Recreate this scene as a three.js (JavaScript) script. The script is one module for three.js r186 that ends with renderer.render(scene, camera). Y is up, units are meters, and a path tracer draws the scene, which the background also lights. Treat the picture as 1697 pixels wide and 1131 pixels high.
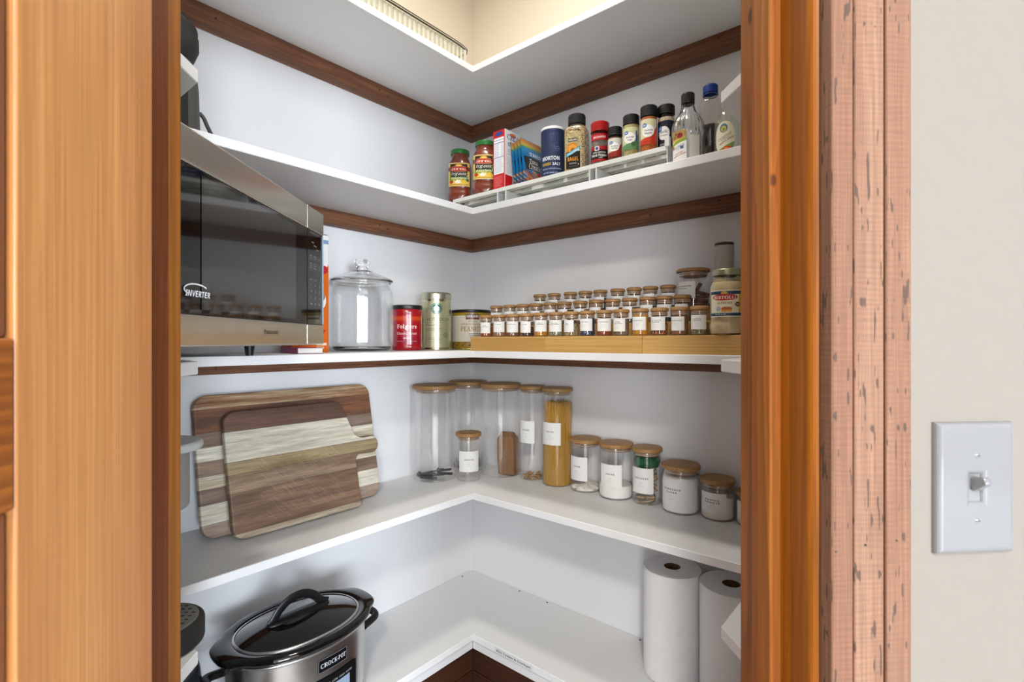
import * as THREE from 'three';
import { RoundedBoxGeometry } from 'three/addons/geometries/RoundedBoxGeometry.js';
import { mergeGeometries } from 'three/addons/utils/BufferGeometryUtils.js';
import { RectAreaLightUniformsLib } from 'three/addons/lights/RectAreaLightUniformsLib.js';

// ───────────────────────── camera, light, exposure ─────────────────────────
const scene = new THREE.Scene();
scene.background = new THREE.Color(0x9fb4c8);
const EYE = 1.34;
const camera = new THREE.PerspectiveCamera(67.36, 1697 / 1131, 0.02, 30);
camera.position.set(-0.0171, EYE, 1.9614);
camera.rotation.y = -0.0875;
camera.focus = 1.45;
camera.userData.fStop = 13;
const renderer = new THREE.WebGLRenderer({ antialias: true });
renderer.toneMapping = THREE.LinearToneMapping;
renderer.toneMappingExposure = 1.12;
renderer.shadowMap.enabled = true;
RectAreaLightUniformsLib.init();
const LAMP_PANTRY = 3.6, LAMP_KITCHEN = 26, WINDOW_LIGHT = [13, 11, 29], WINDOW_GLOW = [6.5, 5.5, 14.5];
const WINDOW_TINTS = [new THREE.Color(0.93, 0.98, 1.04), new THREE.Color(0.90, 0.97, 1.05), new THREE.Color(0.83, 0.92, 1.03)], LAMP_TINT = new THREE.Color(1.0, 0.95, 0.87);

// ───────────────────────── helpers ─────────────────────────
const K = Math.SQRT1_2, PI = Math.PI;
// plan coordinates of the pantry: s runs along the right wall, t along the left wall, both from the back corner
const P = (s, t, y = 0) => new THREE.Vector3((s - t) * K, y, (s + t) * K);
const RIGHT_WALL = -PI / 4, LEFT_WALL = PI / 4;          // turns that make local x run along that wall, local z point out of it
let seed = 7;
const rnd = () => (seed = (seed * 16807) % 2147483647) / 2147483647;
const rr = (a, b) => a + (b - a) * rnd();
const used = {};
const numbered = n => { used[n] = (used[n] ?? -1) + 1; return used[n] ? n + '_' + String(used[n]).padStart(3, '0') : n; };
function shadows(o) { o.castShadow = true; o.receiveShadow = true; return o; }
function thing(name, label, category, pos = [0, 0, 0], turn = 0, group) {
  const o = new THREE.Group(); o.name = numbered(name); scene.add(o);
  if (pos.isVector3) o.position.copy(pos); else o.position.set(...pos);
  o.rotation.y = turn; o.userData = { label, category };
  if (group) o.userData.group = group;
  return o;
}
function part(name, geo, mat, parent, label) {
  const m = shadows(new THREE.Mesh(Array.isArray(geo) ? merge(geo) : geo, mat));
  m.name = name; parent.add(m);
  if (label) m.userData.label = label;
  return m;
}
function single(name, geo, mat, label, category, group) {
  const m = shadows(new THREE.Mesh(Array.isArray(geo) ? merge(geo) : geo, mat));
  m.name = numbered(name); scene.add(m); m.userData = { label, category };
  if (group) m.userData.group = group;
  return m;
}
function struct(name, geo, mat, parent) {
  const m = shadows(new THREE.Mesh(Array.isArray(geo) ? merge(geo) : geo, mat));
  m.name = name; (parent || scene).add(m);
  if (!parent) m.userData.kind = 'structure';
  return m;
}
function merge(list) {
  return mergeGeometries(list.map(g => {
    g = g.index ? g.toNonIndexed() : g;
    for (const k of Object.keys(g.attributes)) if (!['position', 'normal', 'uv'].includes(k)) g.deleteAttribute(k);
    return g;
  }));
}
// uv in metres from position; grain axis runs along v
function uvBox(g, grain = 1, off = [0, 0]) {
  g = g.index ? g.toNonIndexed() : g;
  const p = g.attributes.position, n = g.attributes.normal, uv = new Float32Array(p.count * 2);
  for (let i = 0; i < p.count; i += 3) {
    const v = [0, 0, 0];
    for (let k = 0; k < 3; k++) { v[0] += Math.abs(n.getX(i + k)); v[1] += Math.abs(n.getY(i + k)); v[2] += Math.abs(n.getZ(i + k)); }
    const d = v.indexOf(Math.max(...v));
    let ax = [0, 1, 2].filter(q => q !== d);
    if (ax[0] === grain) ax = [ax[1], ax[0]];
    for (let k = 0; k < 3; k++) {
      const c = [p.getX(i + k), p.getY(i + k), p.getZ(i + k)];
      uv[(i + k) * 2] = c[ax[0]] + off[0] + d * 0.037; uv[(i + k) * 2 + 1] = c[ax[1]] + off[1];
    }
  }
  g.setAttribute('uv', new THREE.BufferAttribute(uv, 2));
  return g;
}
const mv = (g, x = 0, y = 0, z = 0) => g.translate(x, y, z);
function box(w, h, d, x = 0, y = 0, z = 0, r = 0.0012, seg = 1) {                 // y is the bottom
  return new RoundedBoxGeometry(w, h, d, seg, Math.min(r, w / 2.01, h / 2.01, d / 2.01)).translate(x, y + h / 2, z);
}
const cyl = (r0, r1, h, x = 0, y = 0, z = 0, n = 32, open = false) => new THREE.CylinderGeometry(r1, r0, h, n, 1, open).translate(x, y + h / 2, z);
const lathe = (pts, n = 48) => new THREE.LatheGeometry(pts.map(p => new THREE.Vector2(p[0], p[1])), n);
// smooth profile: Catmull-Rom through the points
function curve(pts, n = 40) {
  const c = new THREE.CatmullRomCurve3(pts.map(p => new THREE.Vector3(p[0], p[1], p[2] ?? p[0])), false, 'centripetal');
  return c.getPoints(n).map(v => [Math.max(v.x, 0), v.y, Math.max(v.z, 0)]);
}
// stacked superellipse rings [rx, y, rz, exponent]
function loft(rings, seg = 56, n = 2, mod) {
  const pos = [], uv = [], idx = [];
  let len = 0; const L = rings.map((r, i) => (i ? len += Math.hypot(r[0] - rings[i - 1][0], r[1] - rings[i - 1][1]) : 0));
  rings.forEach((r, i) => {
    const rx = r[0], rz = r[2] ?? r[0], e = 2 / (r[3] ?? n);
    for (let k = 0; k <= seg; k++) {
      const a = k / seg * 2 * PI, c = Math.cos(a), s = Math.sin(a), m = mod ? mod(a, i / (rings.length - 1)) : 1;
      pos.push(rx * m * Math.sign(s) * Math.abs(s) ** e, r[1], rz * m * Math.sign(c) * Math.abs(c) ** e);
      uv.push(k / seg, L[i] / (len || 1));
    }
  });
  for (let i = 0; i < rings.length - 1; i++) for (let k = 0; k < seg; k++) {
    const a = i * (seg + 1) + k, b = a + seg + 1;
    idx.push(a, a + 1, b, a + 1, b + 1, b);
  }
  const g = new THREE.BufferGeometry();
  g.setAttribute('position', new THREE.Float32BufferAttribute(pos, 3));
  g.setAttribute('uv', new THREE.Float32BufferAttribute(uv, 2));
  g.setIndex(idx); g.computeVertexNormals();
  const nn = g.attributes.normal;                                                  // close the seam's normals
  for (let i = 0; i < rings.length; i++) {
    const a = i * (seg + 1), b = a + seg, v = new THREE.Vector3(nn.getX(a) + nn.getX(b), nn.getY(a) + nn.getY(b), nn.getZ(a) + nn.getZ(b)).normalize();
    nn.setXYZ(a, v.x, v.y, v.z); nn.setXYZ(b, v.x, v.y, v.z);
  }
  return g;
}
// a sheet wrapped round an upright can: centre angle a0 (0 faces local z), half angle ha
function wrap(r, h, y, ha, a0 = 0, r1 = r) { return new THREE.CylinderGeometry(r1, r, h, 24, 1, true, a0 - ha, 2 * ha).translate(0, y + h / 2, 0); }
function wrapOn(rx, rz, n, h, y, ha, a0 = 0) {                                     // the same on a superellipse
  const pos = [], uv = [], idx = [], N = 28, e = 2 / n, sg = (v) => Math.sign(v) * Math.abs(v) ** e;
  for (let i = 0; i <= N; i++) { const a = a0 - ha + 2 * ha * i / N, x = rx * sg(Math.sin(a)), z = rz * sg(Math.cos(a)); pos.push(x, y, z, x, y + h, z); uv.push(i / N, 0, i / N, 1); }
  for (let i = 0; i < N; i++) { const a = i * 2; idx.push(a, a + 2, a + 1, a + 1, a + 2, a + 3); }
  const g = new THREE.BufferGeometry(); g.setAttribute('position', new THREE.Float32BufferAttribute(pos, 3)); g.setAttribute('uv', new THREE.Float32BufferAttribute(uv, 2)); g.setIndex(idx); g.computeVertexNormals(); return g;
}
// a flat slab standing on plan points [x, z]
function prism(pts, y0, y1, bev = 0) {
  const sh = new THREE.Shape(pts.map(p => new THREE.Vector2(p[0], -p[1])));
  const g = new THREE.ExtrudeGeometry(sh, { depth: y1 - y0 - 2 * bev, bevelEnabled: bev > 0, bevelThickness: bev, bevelSize: bev, bevelOffset: -bev, bevelSegments: 1, curveSegments: 16 });
  return g.rotateX(-PI / 2).translate(0, y0 + bev, 0);
}
const planST = list => list.map(([s, t]) => [(s - t) * K, (s + t) * K]);
function tube(pts, r, n = 24, rad = 10, closed = false) { return new THREE.TubeGeometry(new THREE.CatmullRomCurve3(pts.map(p => new THREE.Vector3(...p)), closed), n, r, rad, closed); }
function flat(w, h) { return new THREE.PlaneGeometry(w, h); }

// ───────────────────────── textures ─────────────────────────
function hash(x, y, s) { let h = Math.imul(x | 0, 374761393) ^ Math.imul(y | 0, 668265263) ^ Math.imul(s | 0, 982451653); h = Math.imul(h ^ (h >>> 13), 1274126177); return ((h ^ (h >>> 16)) >>> 0) / 4294967295; }
function noise(x, y, s) {
  const xi = Math.floor(x), yi = Math.floor(y); let u = x - xi, v = y - yi; u = u * u * (3 - 2 * u); v = v * v * (3 - 2 * v);
  const a = hash(xi, yi, s), b = hash(xi + 1, yi, s), c = hash(xi, yi + 1, s), d = hash(xi + 1, yi + 1, s);
  return a + (b - a) * u + (c - a) * v + (a - b - c + d) * u * v;
}
function fbm(x, y, s, o = 4) { let f = 0, a = 0.5, t = 0; for (let i = 0; i < o; i++) { f += a * noise(x, y, s + i); t += a; a /= 2; x *= 2; y *= 2; } return f / t; }
const hex = h => { const c = new THREE.Color(h); const o = {}; c.getRGB(o, THREE.SRGBColorSpace); return [o.r * 255, o.g * 255, o.b * 255]; };
const mix = (a, b, t) => a.map((v, i) => v + (b[i] - v) * t);
const smooth = (a, b, x) => { const t = Math.min(1, Math.max(0, (x - a) / (b - a))); return t * t * (3 - 2 * t); };
function data(w, h, f, srgb = true) {
  const d = new Uint8Array(w * h * 4);
  for (let j = 0; j < h; j++) for (let i = 0; i < w; i++) { const c = f((i + 0.5) / w, (j + 0.5) / h); const k = (j * w + i) * 4; d[k] = c[0]; d[k + 1] = c[1]; d[k + 2] = c[2]; d[k + 3] = 255; }
  const t = new THREE.DataTexture(d, w, h); t.magFilter = THREE.LinearFilter; t.minFilter = THREE.LinearFilter;
  if (srgb) t.colorSpace = THREE.SRGBColorSpace; t.wrapS = t.wrapT = THREE.MirroredRepeatWrapping; t.needsUpdate = true; return t;
}
// growth rings seen along the grain (v); w, h in metres say how much wood one picture covers
function wood({ px = 256, py = 1024, w, h, a, b, c, rings, wob = 0.6, broad = 9, fine = 0.25, dark = 0.5, s = 1, knots = [], specks = 0 }) {
  const A = hex(a), B = hex(b), C = hex(c);
  const t = data(px, py, (u, v) => {
    const X = u * w, Y = v * h;
    let d = 0;
    let kn = 0;
    for (const [kx, ky, kr] of knots) { const dx = (X - kx), dy = (Y - ky) * 0.55, q = Math.hypot(dx, dy); d += Math.sign(dx) * kr * 0.9 * Math.exp(-q * q / (kr * kr * 4)); kn = Math.max(kn, 1 - smooth(kr * 0.35, kr * 0.75, q)); }
    const base = fbm(X * 14, Y * 1.3, s, 4);
    const g = (X + d) * rings + wob * (base - 0.5) * 6 + 0.5 * fbm(X * 30, Y * 4, s + 9, 2);
    const f = g - Math.floor(g), ring = smooth(0, 0.75, f) * (1 - smooth(0.82, 1, f));
    let col = mix(A, B, smooth(0.25, 0.75, fbm(X * broad + 5, Y * 0.7, s + 20, 3)));
    col = mix(col, C, dark * ring);
    const fi = fbm(X * 900, Y * 16, s + 40, 2) - 0.5; col = col.map(q => q * (1 + fine * fi));
    if (kn) col = mix(col, C.map(q => q * 0.7), kn * 0.8);
    if (specks) { const sp = fbm(X * 330, Y * 62, s + 60, 2), m = fbm(X * 20, Y * 9, s + 61, 2); if (sp > 0.72 && m > 0.42) col = mix(col, [96, 74, 66], specks * smooth(0.72, 0.8, sp)); }
    return col;
  });
  t.repeat.set(1 / w, 1 / h);
  return t;
}
const std = (o) => new THREE.MeshStandardMaterial(o);
const phys = (o) => new THREE.MeshPhysicalMaterial(o);
function canvasTex(w, h, draw) {
  const cv = document.createElement('canvas'); cv.width = w; cv.height = h; const g = cv.getContext('2d'); draw(g, w, h);
  const t = new THREE.CanvasTexture(cv); t.colorSpace = THREE.SRGBColorSpace; t.anisotropy = 4; return t;
}
function say(g, text, x, y, size, color = '#222', font = 'sans-serif', weight = '', align = 'center', squeeze = 0) {
  g.font = `${weight} ${size}px ${font}`; g.fillStyle = color; g.textAlign = align; g.textBaseline = 'middle';
  if (squeeze) g.fillText(text, x, y, squeeze); else g.fillText(text, x, y);
}
function spaced(g, text, x, y, size, gap, color, font = 'sans-serif', weight = '') {
  g.font = `${weight} ${size}px ${font}`; g.fillStyle = color; g.textAlign = 'left'; g.textBaseline = 'middle';
  const ws = [...text].map(c => g.measureText(c).width + gap); let X = x - (ws.reduce((p, q) => p + q, 0) - gap) / 2;
  [...text].forEach((c, i) => { g.fillText(c, X, y); X += ws[i]; });
}
function oval(g, x, y, a, b, fill) { g.fillStyle = fill; g.beginPath(); g.ellipse(x, y, a, b, 0, 0, 7); g.fill(); }
function rect(g, x, y, w, h, fill) { g.fillStyle = fill; g.fillRect(x, y, w, h); }
const printed = (t, o = {}) => std({ map: t, roughness: 0.5, side: THREE.DoubleSide, ...o });

// ───────────────────────── materials ─────────────────────────
const M = {
  shelf: std({ color: new THREE.Color(0.80, 0.80, 0.80), roughness: 0.42 }),
  panel: std({ color: new THREE.Color(0.77, 0.77, 0.775), roughness: 0.38 }),
  cream: std({ color: new THREE.Color(0.80, 0.725, 0.60), roughness: 0.7 }),
  kitchenWall: std({ color: new THREE.Color(0.212, 0.186, 0.158), roughness: 0.75, bumpMap: data(512, 512, (u, v) => { const q = 255 * fbm(u * 60, v * 60, 77, 3); return [q, q, q]; }, false), bumpScale: 0.0012 }),
  ceiling: std({ color: new THREE.Color(0.82, 0.81, 0.78), roughness: 0.9 }),
  white: std({ color: new THREE.Color(0.82, 0.82, 0.81), roughness: 0.5 }),
  plate: phys({ color: new THREE.Color(0.205, 0.205, 0.212), roughness: 0.12, clearcoat: 0.6, clearcoatRoughness: 0.05 }),
  screw: std({ color: 0x2a2724, roughness: 0.5 }),
  blackGap: std({ color: 0x15100c, roughness: 0.9 }),
  bottleGlass: phys({ color: new THREE.Color(0.965, 0.97, 0.94), transmission: 1, roughness: 0.015, thickness: 0, ior: 1.52 }),
  jarGlass: phys({ color: new THREE.Color(0.975, 0.98, 0.98), transmission: 1, roughness: 0.015, thickness: 0, ior: 1.52 }),
  glass: phys({ color: 0xffffff, transmission: 1, roughness: 0.015, thickness: 0, ior: 1.5 }),
  thickGlass: phys({ color: 0xffffff, transmission: 1, roughness: 0.01, thickness: 0.004, ior: 1.5, attenuationColor: new THREE.Color(0.86, 0.93, 0.9), attenuationDistance: 0.25 }),
  plasticClear: phys({ color: new THREE.Color(0.97, 0.96, 0.93), transmission: 1, roughness: 0.08, thickness: 0, ior: 1.49 }),
  black: std({ color: 0x101011, roughness: 0.38 }),
  blackGloss: phys({ color: 0x060607, roughness: 0.07, clearcoat: 0.5 }),
  blackRough: std({ color: 0x1b1a19, roughness: 0.75 }),
  darkGrey: std({ color: 0x3a3b3a, roughness: 0.55 }),
  grey: std({ color: 0xa2a5a4, roughness: 0.42 }),
  greyPlastic: std({ color: 0x8b8d88, roughness: 0.5 }),
  steel: phys({ color: new THREE.Color(0.66, 0.635, 0.57), metalness: 1, roughness: 0.24, anisotropy: 0.7, anisotropyRotation: 0 }),
  steelBright: phys({ color: new THREE.Color(0.72, 0.72, 0.73), metalness: 1, roughness: 0.24, anisotropy: 0.6 }),
  gold: phys({ color: new THREE.Color(0.62, 0.60, 0.42), metalness: 1, roughness: 0.2 }),
  rack: std({ color: new THREE.Color(0.70, 0.71, 0.66), roughness: 0.4 }),
  rackSide: std({ color: new THREE.Color(0.62, 0.64, 0.62), roughness: 0.35, metalness: 0.1 }),
  paperRoll: std({ color: new THREE.Color(0.90, 0.90, 0.90), roughness: 0.95, bumpMap: data(256, 256, (u, v) => { const q = 128 + 100 * Math.sin(u * 2 * PI * 20) * Math.sin(v * 2 * PI * 20); return [q, q, q]; }, false), bumpScale: 0.0006 }),
  core: std({ color: 0x6b4d33, roughness: 0.9 }),
  red: phys({ color: 0x9b0a14, roughness: 0.25, clearcoat: 0.4 }),
};
const W = {
  jamb: wood({ px: 256, py: 1024, w: 0.16, h: 1.4, a: '#cf8526', b: '#ab661e', c: '#7f4715', rings: 62, wob: 0.9, fine: 0.2, dark: 0.34, broad: 22, s: 3, knots: [[0.045, 0.55, 0.007], [0.10, 1.0, 0.008]] }),
  stop: wood({ px: 256, py: 1024, w: 0.12, h: 1.4, a: '#b06e28', b: '#915420', c: '#703c17', rings: 80, wob: 0.9, broad: 22, fine: 0.2, dark: 0.4, s: 14, knots: [[0.06, 0.9, 0.006]] }),
  door: wood({ px: 512, py: 1024, w: 0.2, h: 1.6, a: '#d0955a', b: '#b57743', c: '#a06434', rings: 150, wob: 0.35, fine: 0.14, dark: 0.2, broad: 30, s: 5 }),
  doorRail: wood({ px: 256, py: 512, w: 0.16, h: 0.9, a: '#c07f37', b: '#9f5a1f', c: '#6f3a14', rings: 130, wob: 0.7, fine: 0.16, dark: 0.55, s: 8 }),
  doorPanel: wood({ px: 256, py: 512, w: 0.16, h: 1.2, a: '#a0653e', b: '#8a5434', c: '#6a3f28', rings: 60, wob: 0.5, fine: 0.2, dark: 0.4, s: 9 }),
  casing: wood({ px: 512, py: 2048, w: 0.12, h: 1.3, a: '#b98f7c', b: '#a67763', c: '#8f604c', rings: 40, wob: 1.3, fine: 0.22, dark: 0.22, broad: 26, s: 11, specks: 0.85 }),
  cleat: wood({ px: 256, py: 1024, w: 0.08, h: 0.8, a: '#87583a', b: '#6e442a', c: '#4b2d1a', rings: 55, wob: 1.8, fine: 0.4, dark: 0.4, broad: 40, s: 17 }),
  bamboo: wood({ px: 256, py: 512, w: 0.09, h: 0.4, a: '#cda462', b: '#be9250', c: '#a3783a', rings: 120, wob: 0.6, fine: 0.12, dark: 0.2, broad: 60, s: 23, knots: [[0.03, 0.09, 0.006]] }),
  lid: wood({ px: 256, py: 256, w: 0.1, h: 0.16, a: '#a9804c', b: '#977042', c: '#7c5a34', rings: 110, wob: 0.6, fine: 0.16, dark: 0.3, broad: 40, s: 29 }),
  kick: wood({ px: 256, py: 512, w: 0.12, h: 0.7, a: '#5a3216', b: '#43220f', c: '#2a1409', rings: 90, wob: 0.8, fine: 0.3, dark: 0.5, s: 31 }),
};
// saw marks run across the rough trim
{ const d = W.casing.image.data, w = 512, h = 2048; for (let j = 0; j < h; j++) { for (let x = 0; x < w; x++) { const q = 0.25 + 0.75 * noise(x * 0.02, j * 0.006, 12), k = 1 + q * (0.035 * Math.sin(j * 0.8 + 9 * noise(j * 0.03, x * 0.004, 5)) + 0.08 * (noise(j * 0.5, x * 0.01, 8) - 0.5)); for (let c = 0; c < 3; c++) { const i = (j * w + x) * 4 + c; d[i] = Math.min(255, d[i] * k); } } } }
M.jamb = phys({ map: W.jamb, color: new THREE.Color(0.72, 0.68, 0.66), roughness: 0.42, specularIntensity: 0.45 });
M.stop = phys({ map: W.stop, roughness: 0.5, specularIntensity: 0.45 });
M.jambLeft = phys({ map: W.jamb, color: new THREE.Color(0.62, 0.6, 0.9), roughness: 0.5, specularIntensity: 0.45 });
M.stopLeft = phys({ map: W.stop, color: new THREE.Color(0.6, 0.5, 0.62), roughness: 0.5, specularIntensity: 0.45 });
M.door = phys({ map: W.door, roughness: 0.4, clearcoat: 0.15, clearcoatRoughness: 0.3 });
M.doorRail = phys({ map: W.doorRail, roughness: 0.4, clearcoat: 0.15, clearcoatRoughness: 0.3 });
M.doorPanel = std({ map: W.doorPanel, roughness: 0.5 });
M.casing = std({ map: W.casing, color: new THREE.Color(0.50, 0.475, 0.395), roughness: 0.75, bumpMap: W.casing, bumpScale: 0.0006 });
M.cleat = std({ map: W.cleat, roughness: 0.6 });
M.bamboo = std({ map: W.bamboo, roughness: 0.45 });
M.lid = std({ map: W.lid, roughness: 0.5 });
M.floor = std({ color: new THREE.Color(0.5, 0.49, 0.47), roughness: 0.5 });
M.kick = std({ map: W.kick, roughness: 0.55 });

// ───────────────────────── levels (absolute heights of the shelf tops) ─────────────────────────
const Y = [0, 2.1607, 1.7371, 1.3105, 0.8863, 0.4653], TH = 0.0195;
const D = 0.3055, S = 1.411, T = 1.425;                     // shelf depth, and the planes of the two return walls
const ZIN = 1.40, ZOUT = 1.522, OX = -0.0095, HALF = 0.3048, DOOR_H = 2.05, CEIL = 2.76;

// ───────────────────────── the room ─────────────────────────
const tw = 0.1, SPLIT = 2.139;                              // white boards line the walls below the top shelf, cream paint above
const wallL = (y0, y1) => prism(planST([[-tw, -tw], [0, 0], [0, T], [-tw, T]]), y0, y1);
const wallR = (y0, y1) => prism(planST([[-tw, -tw], [S + tw, -tw], [S, 0], [0, 0]]), y0, y1);
struct('wall_left', wallL(0, SPLIT), M.panel);
struct('wall_left_upper', wallL(SPLIT, CEIL), M.cream);
struct('wall_right', wallR(0, SPLIT), M.panel);
struct('wall_right_upper', wallR(SPLIT, CEIL), M.cream);
const zs = 1.40 / K;                                        // s + t on the inner face of the door wall
struct('wall_return_left', prism(planST([[-tw, T], [zs - T + 0.02, T], [zs - T - 0.08 + 0.02, T + tw], [-tw, T + tw]]), 0, CEIL), M.panel);
struct('wall_return_right', prism(planST([[S, -tw], [S + tw, -tw], [S + tw, zs - S - 0.08 + 0.02], [S, zs - S + 0.02]]), 0, CEIL), M.panel);
const XL = OX - HALF - 0.02, XR = OX + HALF + 0.02, KX = 3.3, KX2 = 4.7, KZ = 8;
const rectXZ = (x0, x1, z0, z1) => [[x0, z0], [x1, z0], [x1, z1], [x0, z1]];
struct('wall_front', [prism(rectXZ(-KX, XL, ZIN, ZOUT), 0, CEIL), prism(rectXZ(XR, KX2, ZIN, ZOUT), 0, CEIL), prism(rectXZ(XL, XR, ZIN, ZOUT), DOOR_H + 0.02, CEIL)].map(g => uvBox(g)), M.kitchenWall);
struct('wall_kitchen_right', uvBox(prism(rectXZ(KX2, KX2 + tw, ZIN, KZ), 0, CEIL)), M.kitchenWall);
struct('wall_kitchen_left', uvBox(prism(rectXZ(-KX - tw, -KX, ZIN, KZ), 0, CEIL)), M.kitchenWall);
// daylight windows along the far end of the kitchen, behind the camera
const win = [{ c: -1.9, w: 1.6 }, { c: 0.5, w: 1.6 }, { c: 3.1, w: 2.2 }], WY0 = 0.5, WY1 = 2.35;
{
  const gaps = [], xs = [-KX - tw, ...win.flatMap(q => [q.c - q.w / 2, q.c + q.w / 2]), KX2 + tw];
  for (let i = 0; i < xs.length; i += 2) gaps.push(prism(rectXZ(xs[i], xs[i + 1], KZ, KZ + tw), 0, CEIL));
  for (const q of win) gaps.push(prism(rectXZ(q.c - q.w / 2, q.c + q.w / 2, KZ, KZ + tw), 0, WY0), prism(rectXZ(q.c - q.w / 2, q.c + q.w / 2, KZ, KZ + tw), WY1, CEIL));
  struct('wall_back', gaps.map(g => uvBox(g)), M.kitchenWall);
}
struct('floor', uvBox(prism(rectXZ(-KX - tw, KX2 + tw, -0.2, KZ + tw), -0.1, 0), 2), M.floor);
struct('ceiling', prism(rectXZ(-KX - tw, KX2 + tw, -0.2, KZ + tw), CEIL, CEIL + 0.1), M.ceiling);
win.forEach((q, i) => {
  const w = new THREE.Group(); w.name = 'window_' + (i + 1); scene.add(w); w.userData.kind = 'structure';
  w.position.set(q.c, 0, KZ + 0.03);      // local z points outdoors
  const h = WY1 - WY0, hw = q.w / 2, yc = (WY0 + WY1) / 2;
  part('window_frame', [box(0.05, h, 0.06, -hw + 0.025, WY0, 0), box(0.05, h, 0.06, hw - 0.025, WY0, 0), box(q.w - 0.1, 0.05, 0.06, 0, WY0, 0), box(q.w - 0.1, 0.05, 0.06, 0, WY1 - 0.05, 0), box(0.04, h - 0.1, 0.05, 0, WY0 + 0.05, 0)], M.white, w);
  const tint = WINDOW_TINTS[i], pw = hw - 0.07, ph = h - 0.1;
  for (const sx of [-1, 1]) {
    part('pane', flat(pw, ph).rotateY(PI).translate(sx * (pw / 2 + 0.02), yc, 0.02), std({ color: 0x000000, emissive: tint, emissiveIntensity: WINDOW_GLOW[i] }), w);
    const L = new THREE.RectAreaLight(tint, WINDOW_LIGHT[i], pw, ph), c = (w.updateMatrixWorld(), w).localToWorld(new THREE.Vector3(sx * (pw / 2 + 0.02), yc, -0.034));
    L.position.copy(c); L.name = 'window_light'; scene.add(L);
    const inward = new THREE.Vector3(0, 0, -1).applyAxisAngle(new THREE.Vector3(0, 1, 0), w.rotation.y); L.lookAt(c.clone().add(inward));
  }
});
function ceilingLamp(label, x, z, r, power) {
  const t = thing('ceiling_lamp', label, 'lamp', [x, CEIL, z]);
  part('base', lathe([[0, 0], [r + 0.012, 0], [r + 0.012, -0.02], [r, -0.024]].reverse(), 40), M.white, t);
  part('lamp_shade', lathe([[0, -0.05], [r * 0.6, -0.046], [r * 0.92, -0.036], [r, -0.022]], 40), std({ color: 0xffffff, emissive: LAMP_TINT, emissiveIntensity: 3 }), t);
  const n = 1, L = new THREE.RectAreaLight(LAMP_TINT, power / (4 * r * r), 2 * r * 0.88, 2 * r * 0.88); L.position.set(x, CEIL - 0.056, z); L.lookAt(x, 0, z); L.name = 'lamp_light'; scene.add(L);
}
ceilingLamp('round white ceiling lamp high above the pantry shelves', 0.0, 0.86, 0.09, LAMP_PANTRY);
ceilingLamp('round white kitchen ceiling lamp in front of the pantry door', -0.2, 3.3, 0.2, LAMP_KITCHEN);

// walnut cleats screwed under the shelves
{
  const hs = [0, 0.0465, 0.0415, 0.032, 0.04, 0.04], ct = 0.035;
  for (let i = 1; i <= 5; i++) {
    const y1 = Y[i] - TH, h = hs[i];
    const l = struct('trim_' + (i * 2 - 1), uvBox(box(T, h, ct, 0, 0, 0, 0.002), 0, [0, i * 0.23]), M.cleat);
    l.position.copy(P(ct / 2, T / 2, y1 - h)); l.rotation.y = LEFT_WALL;
    const r = struct('trim_' + (i * 2), uvBox(box(S - ct, h, ct, 0, 0, 0, 0.002), 0, [0, i * 0.31 + 0.1]), M.cleat);
    r.position.copy(P(ct + (S - ct) / 2, ct / 2, y1 - h)); r.rotation.y = RIGHT_WALL;
    const hole = new THREE.CylinderGeometry(0.0028, 0.0028, 0.002, 10).rotateX(PI / 2);
    for (const q of [[0.27, 0.6], [0.30, 0.42], [-0.2, 0.5], [0.665, 0.55], [-0.42, 0.4]]) part('screw', hole, M.screw, l).position.set(q[0], h * q[1], ct / 2);
    for (const q of [[-0.45, 0.55], [-0.437, 0.6], [0.02, 0.5], [0.21, 0.7], [0.4, 0.4]]) part('screw', hole, M.screw, r).position.set(q[0], h * q[1], ct / 2);
  }
}
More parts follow.
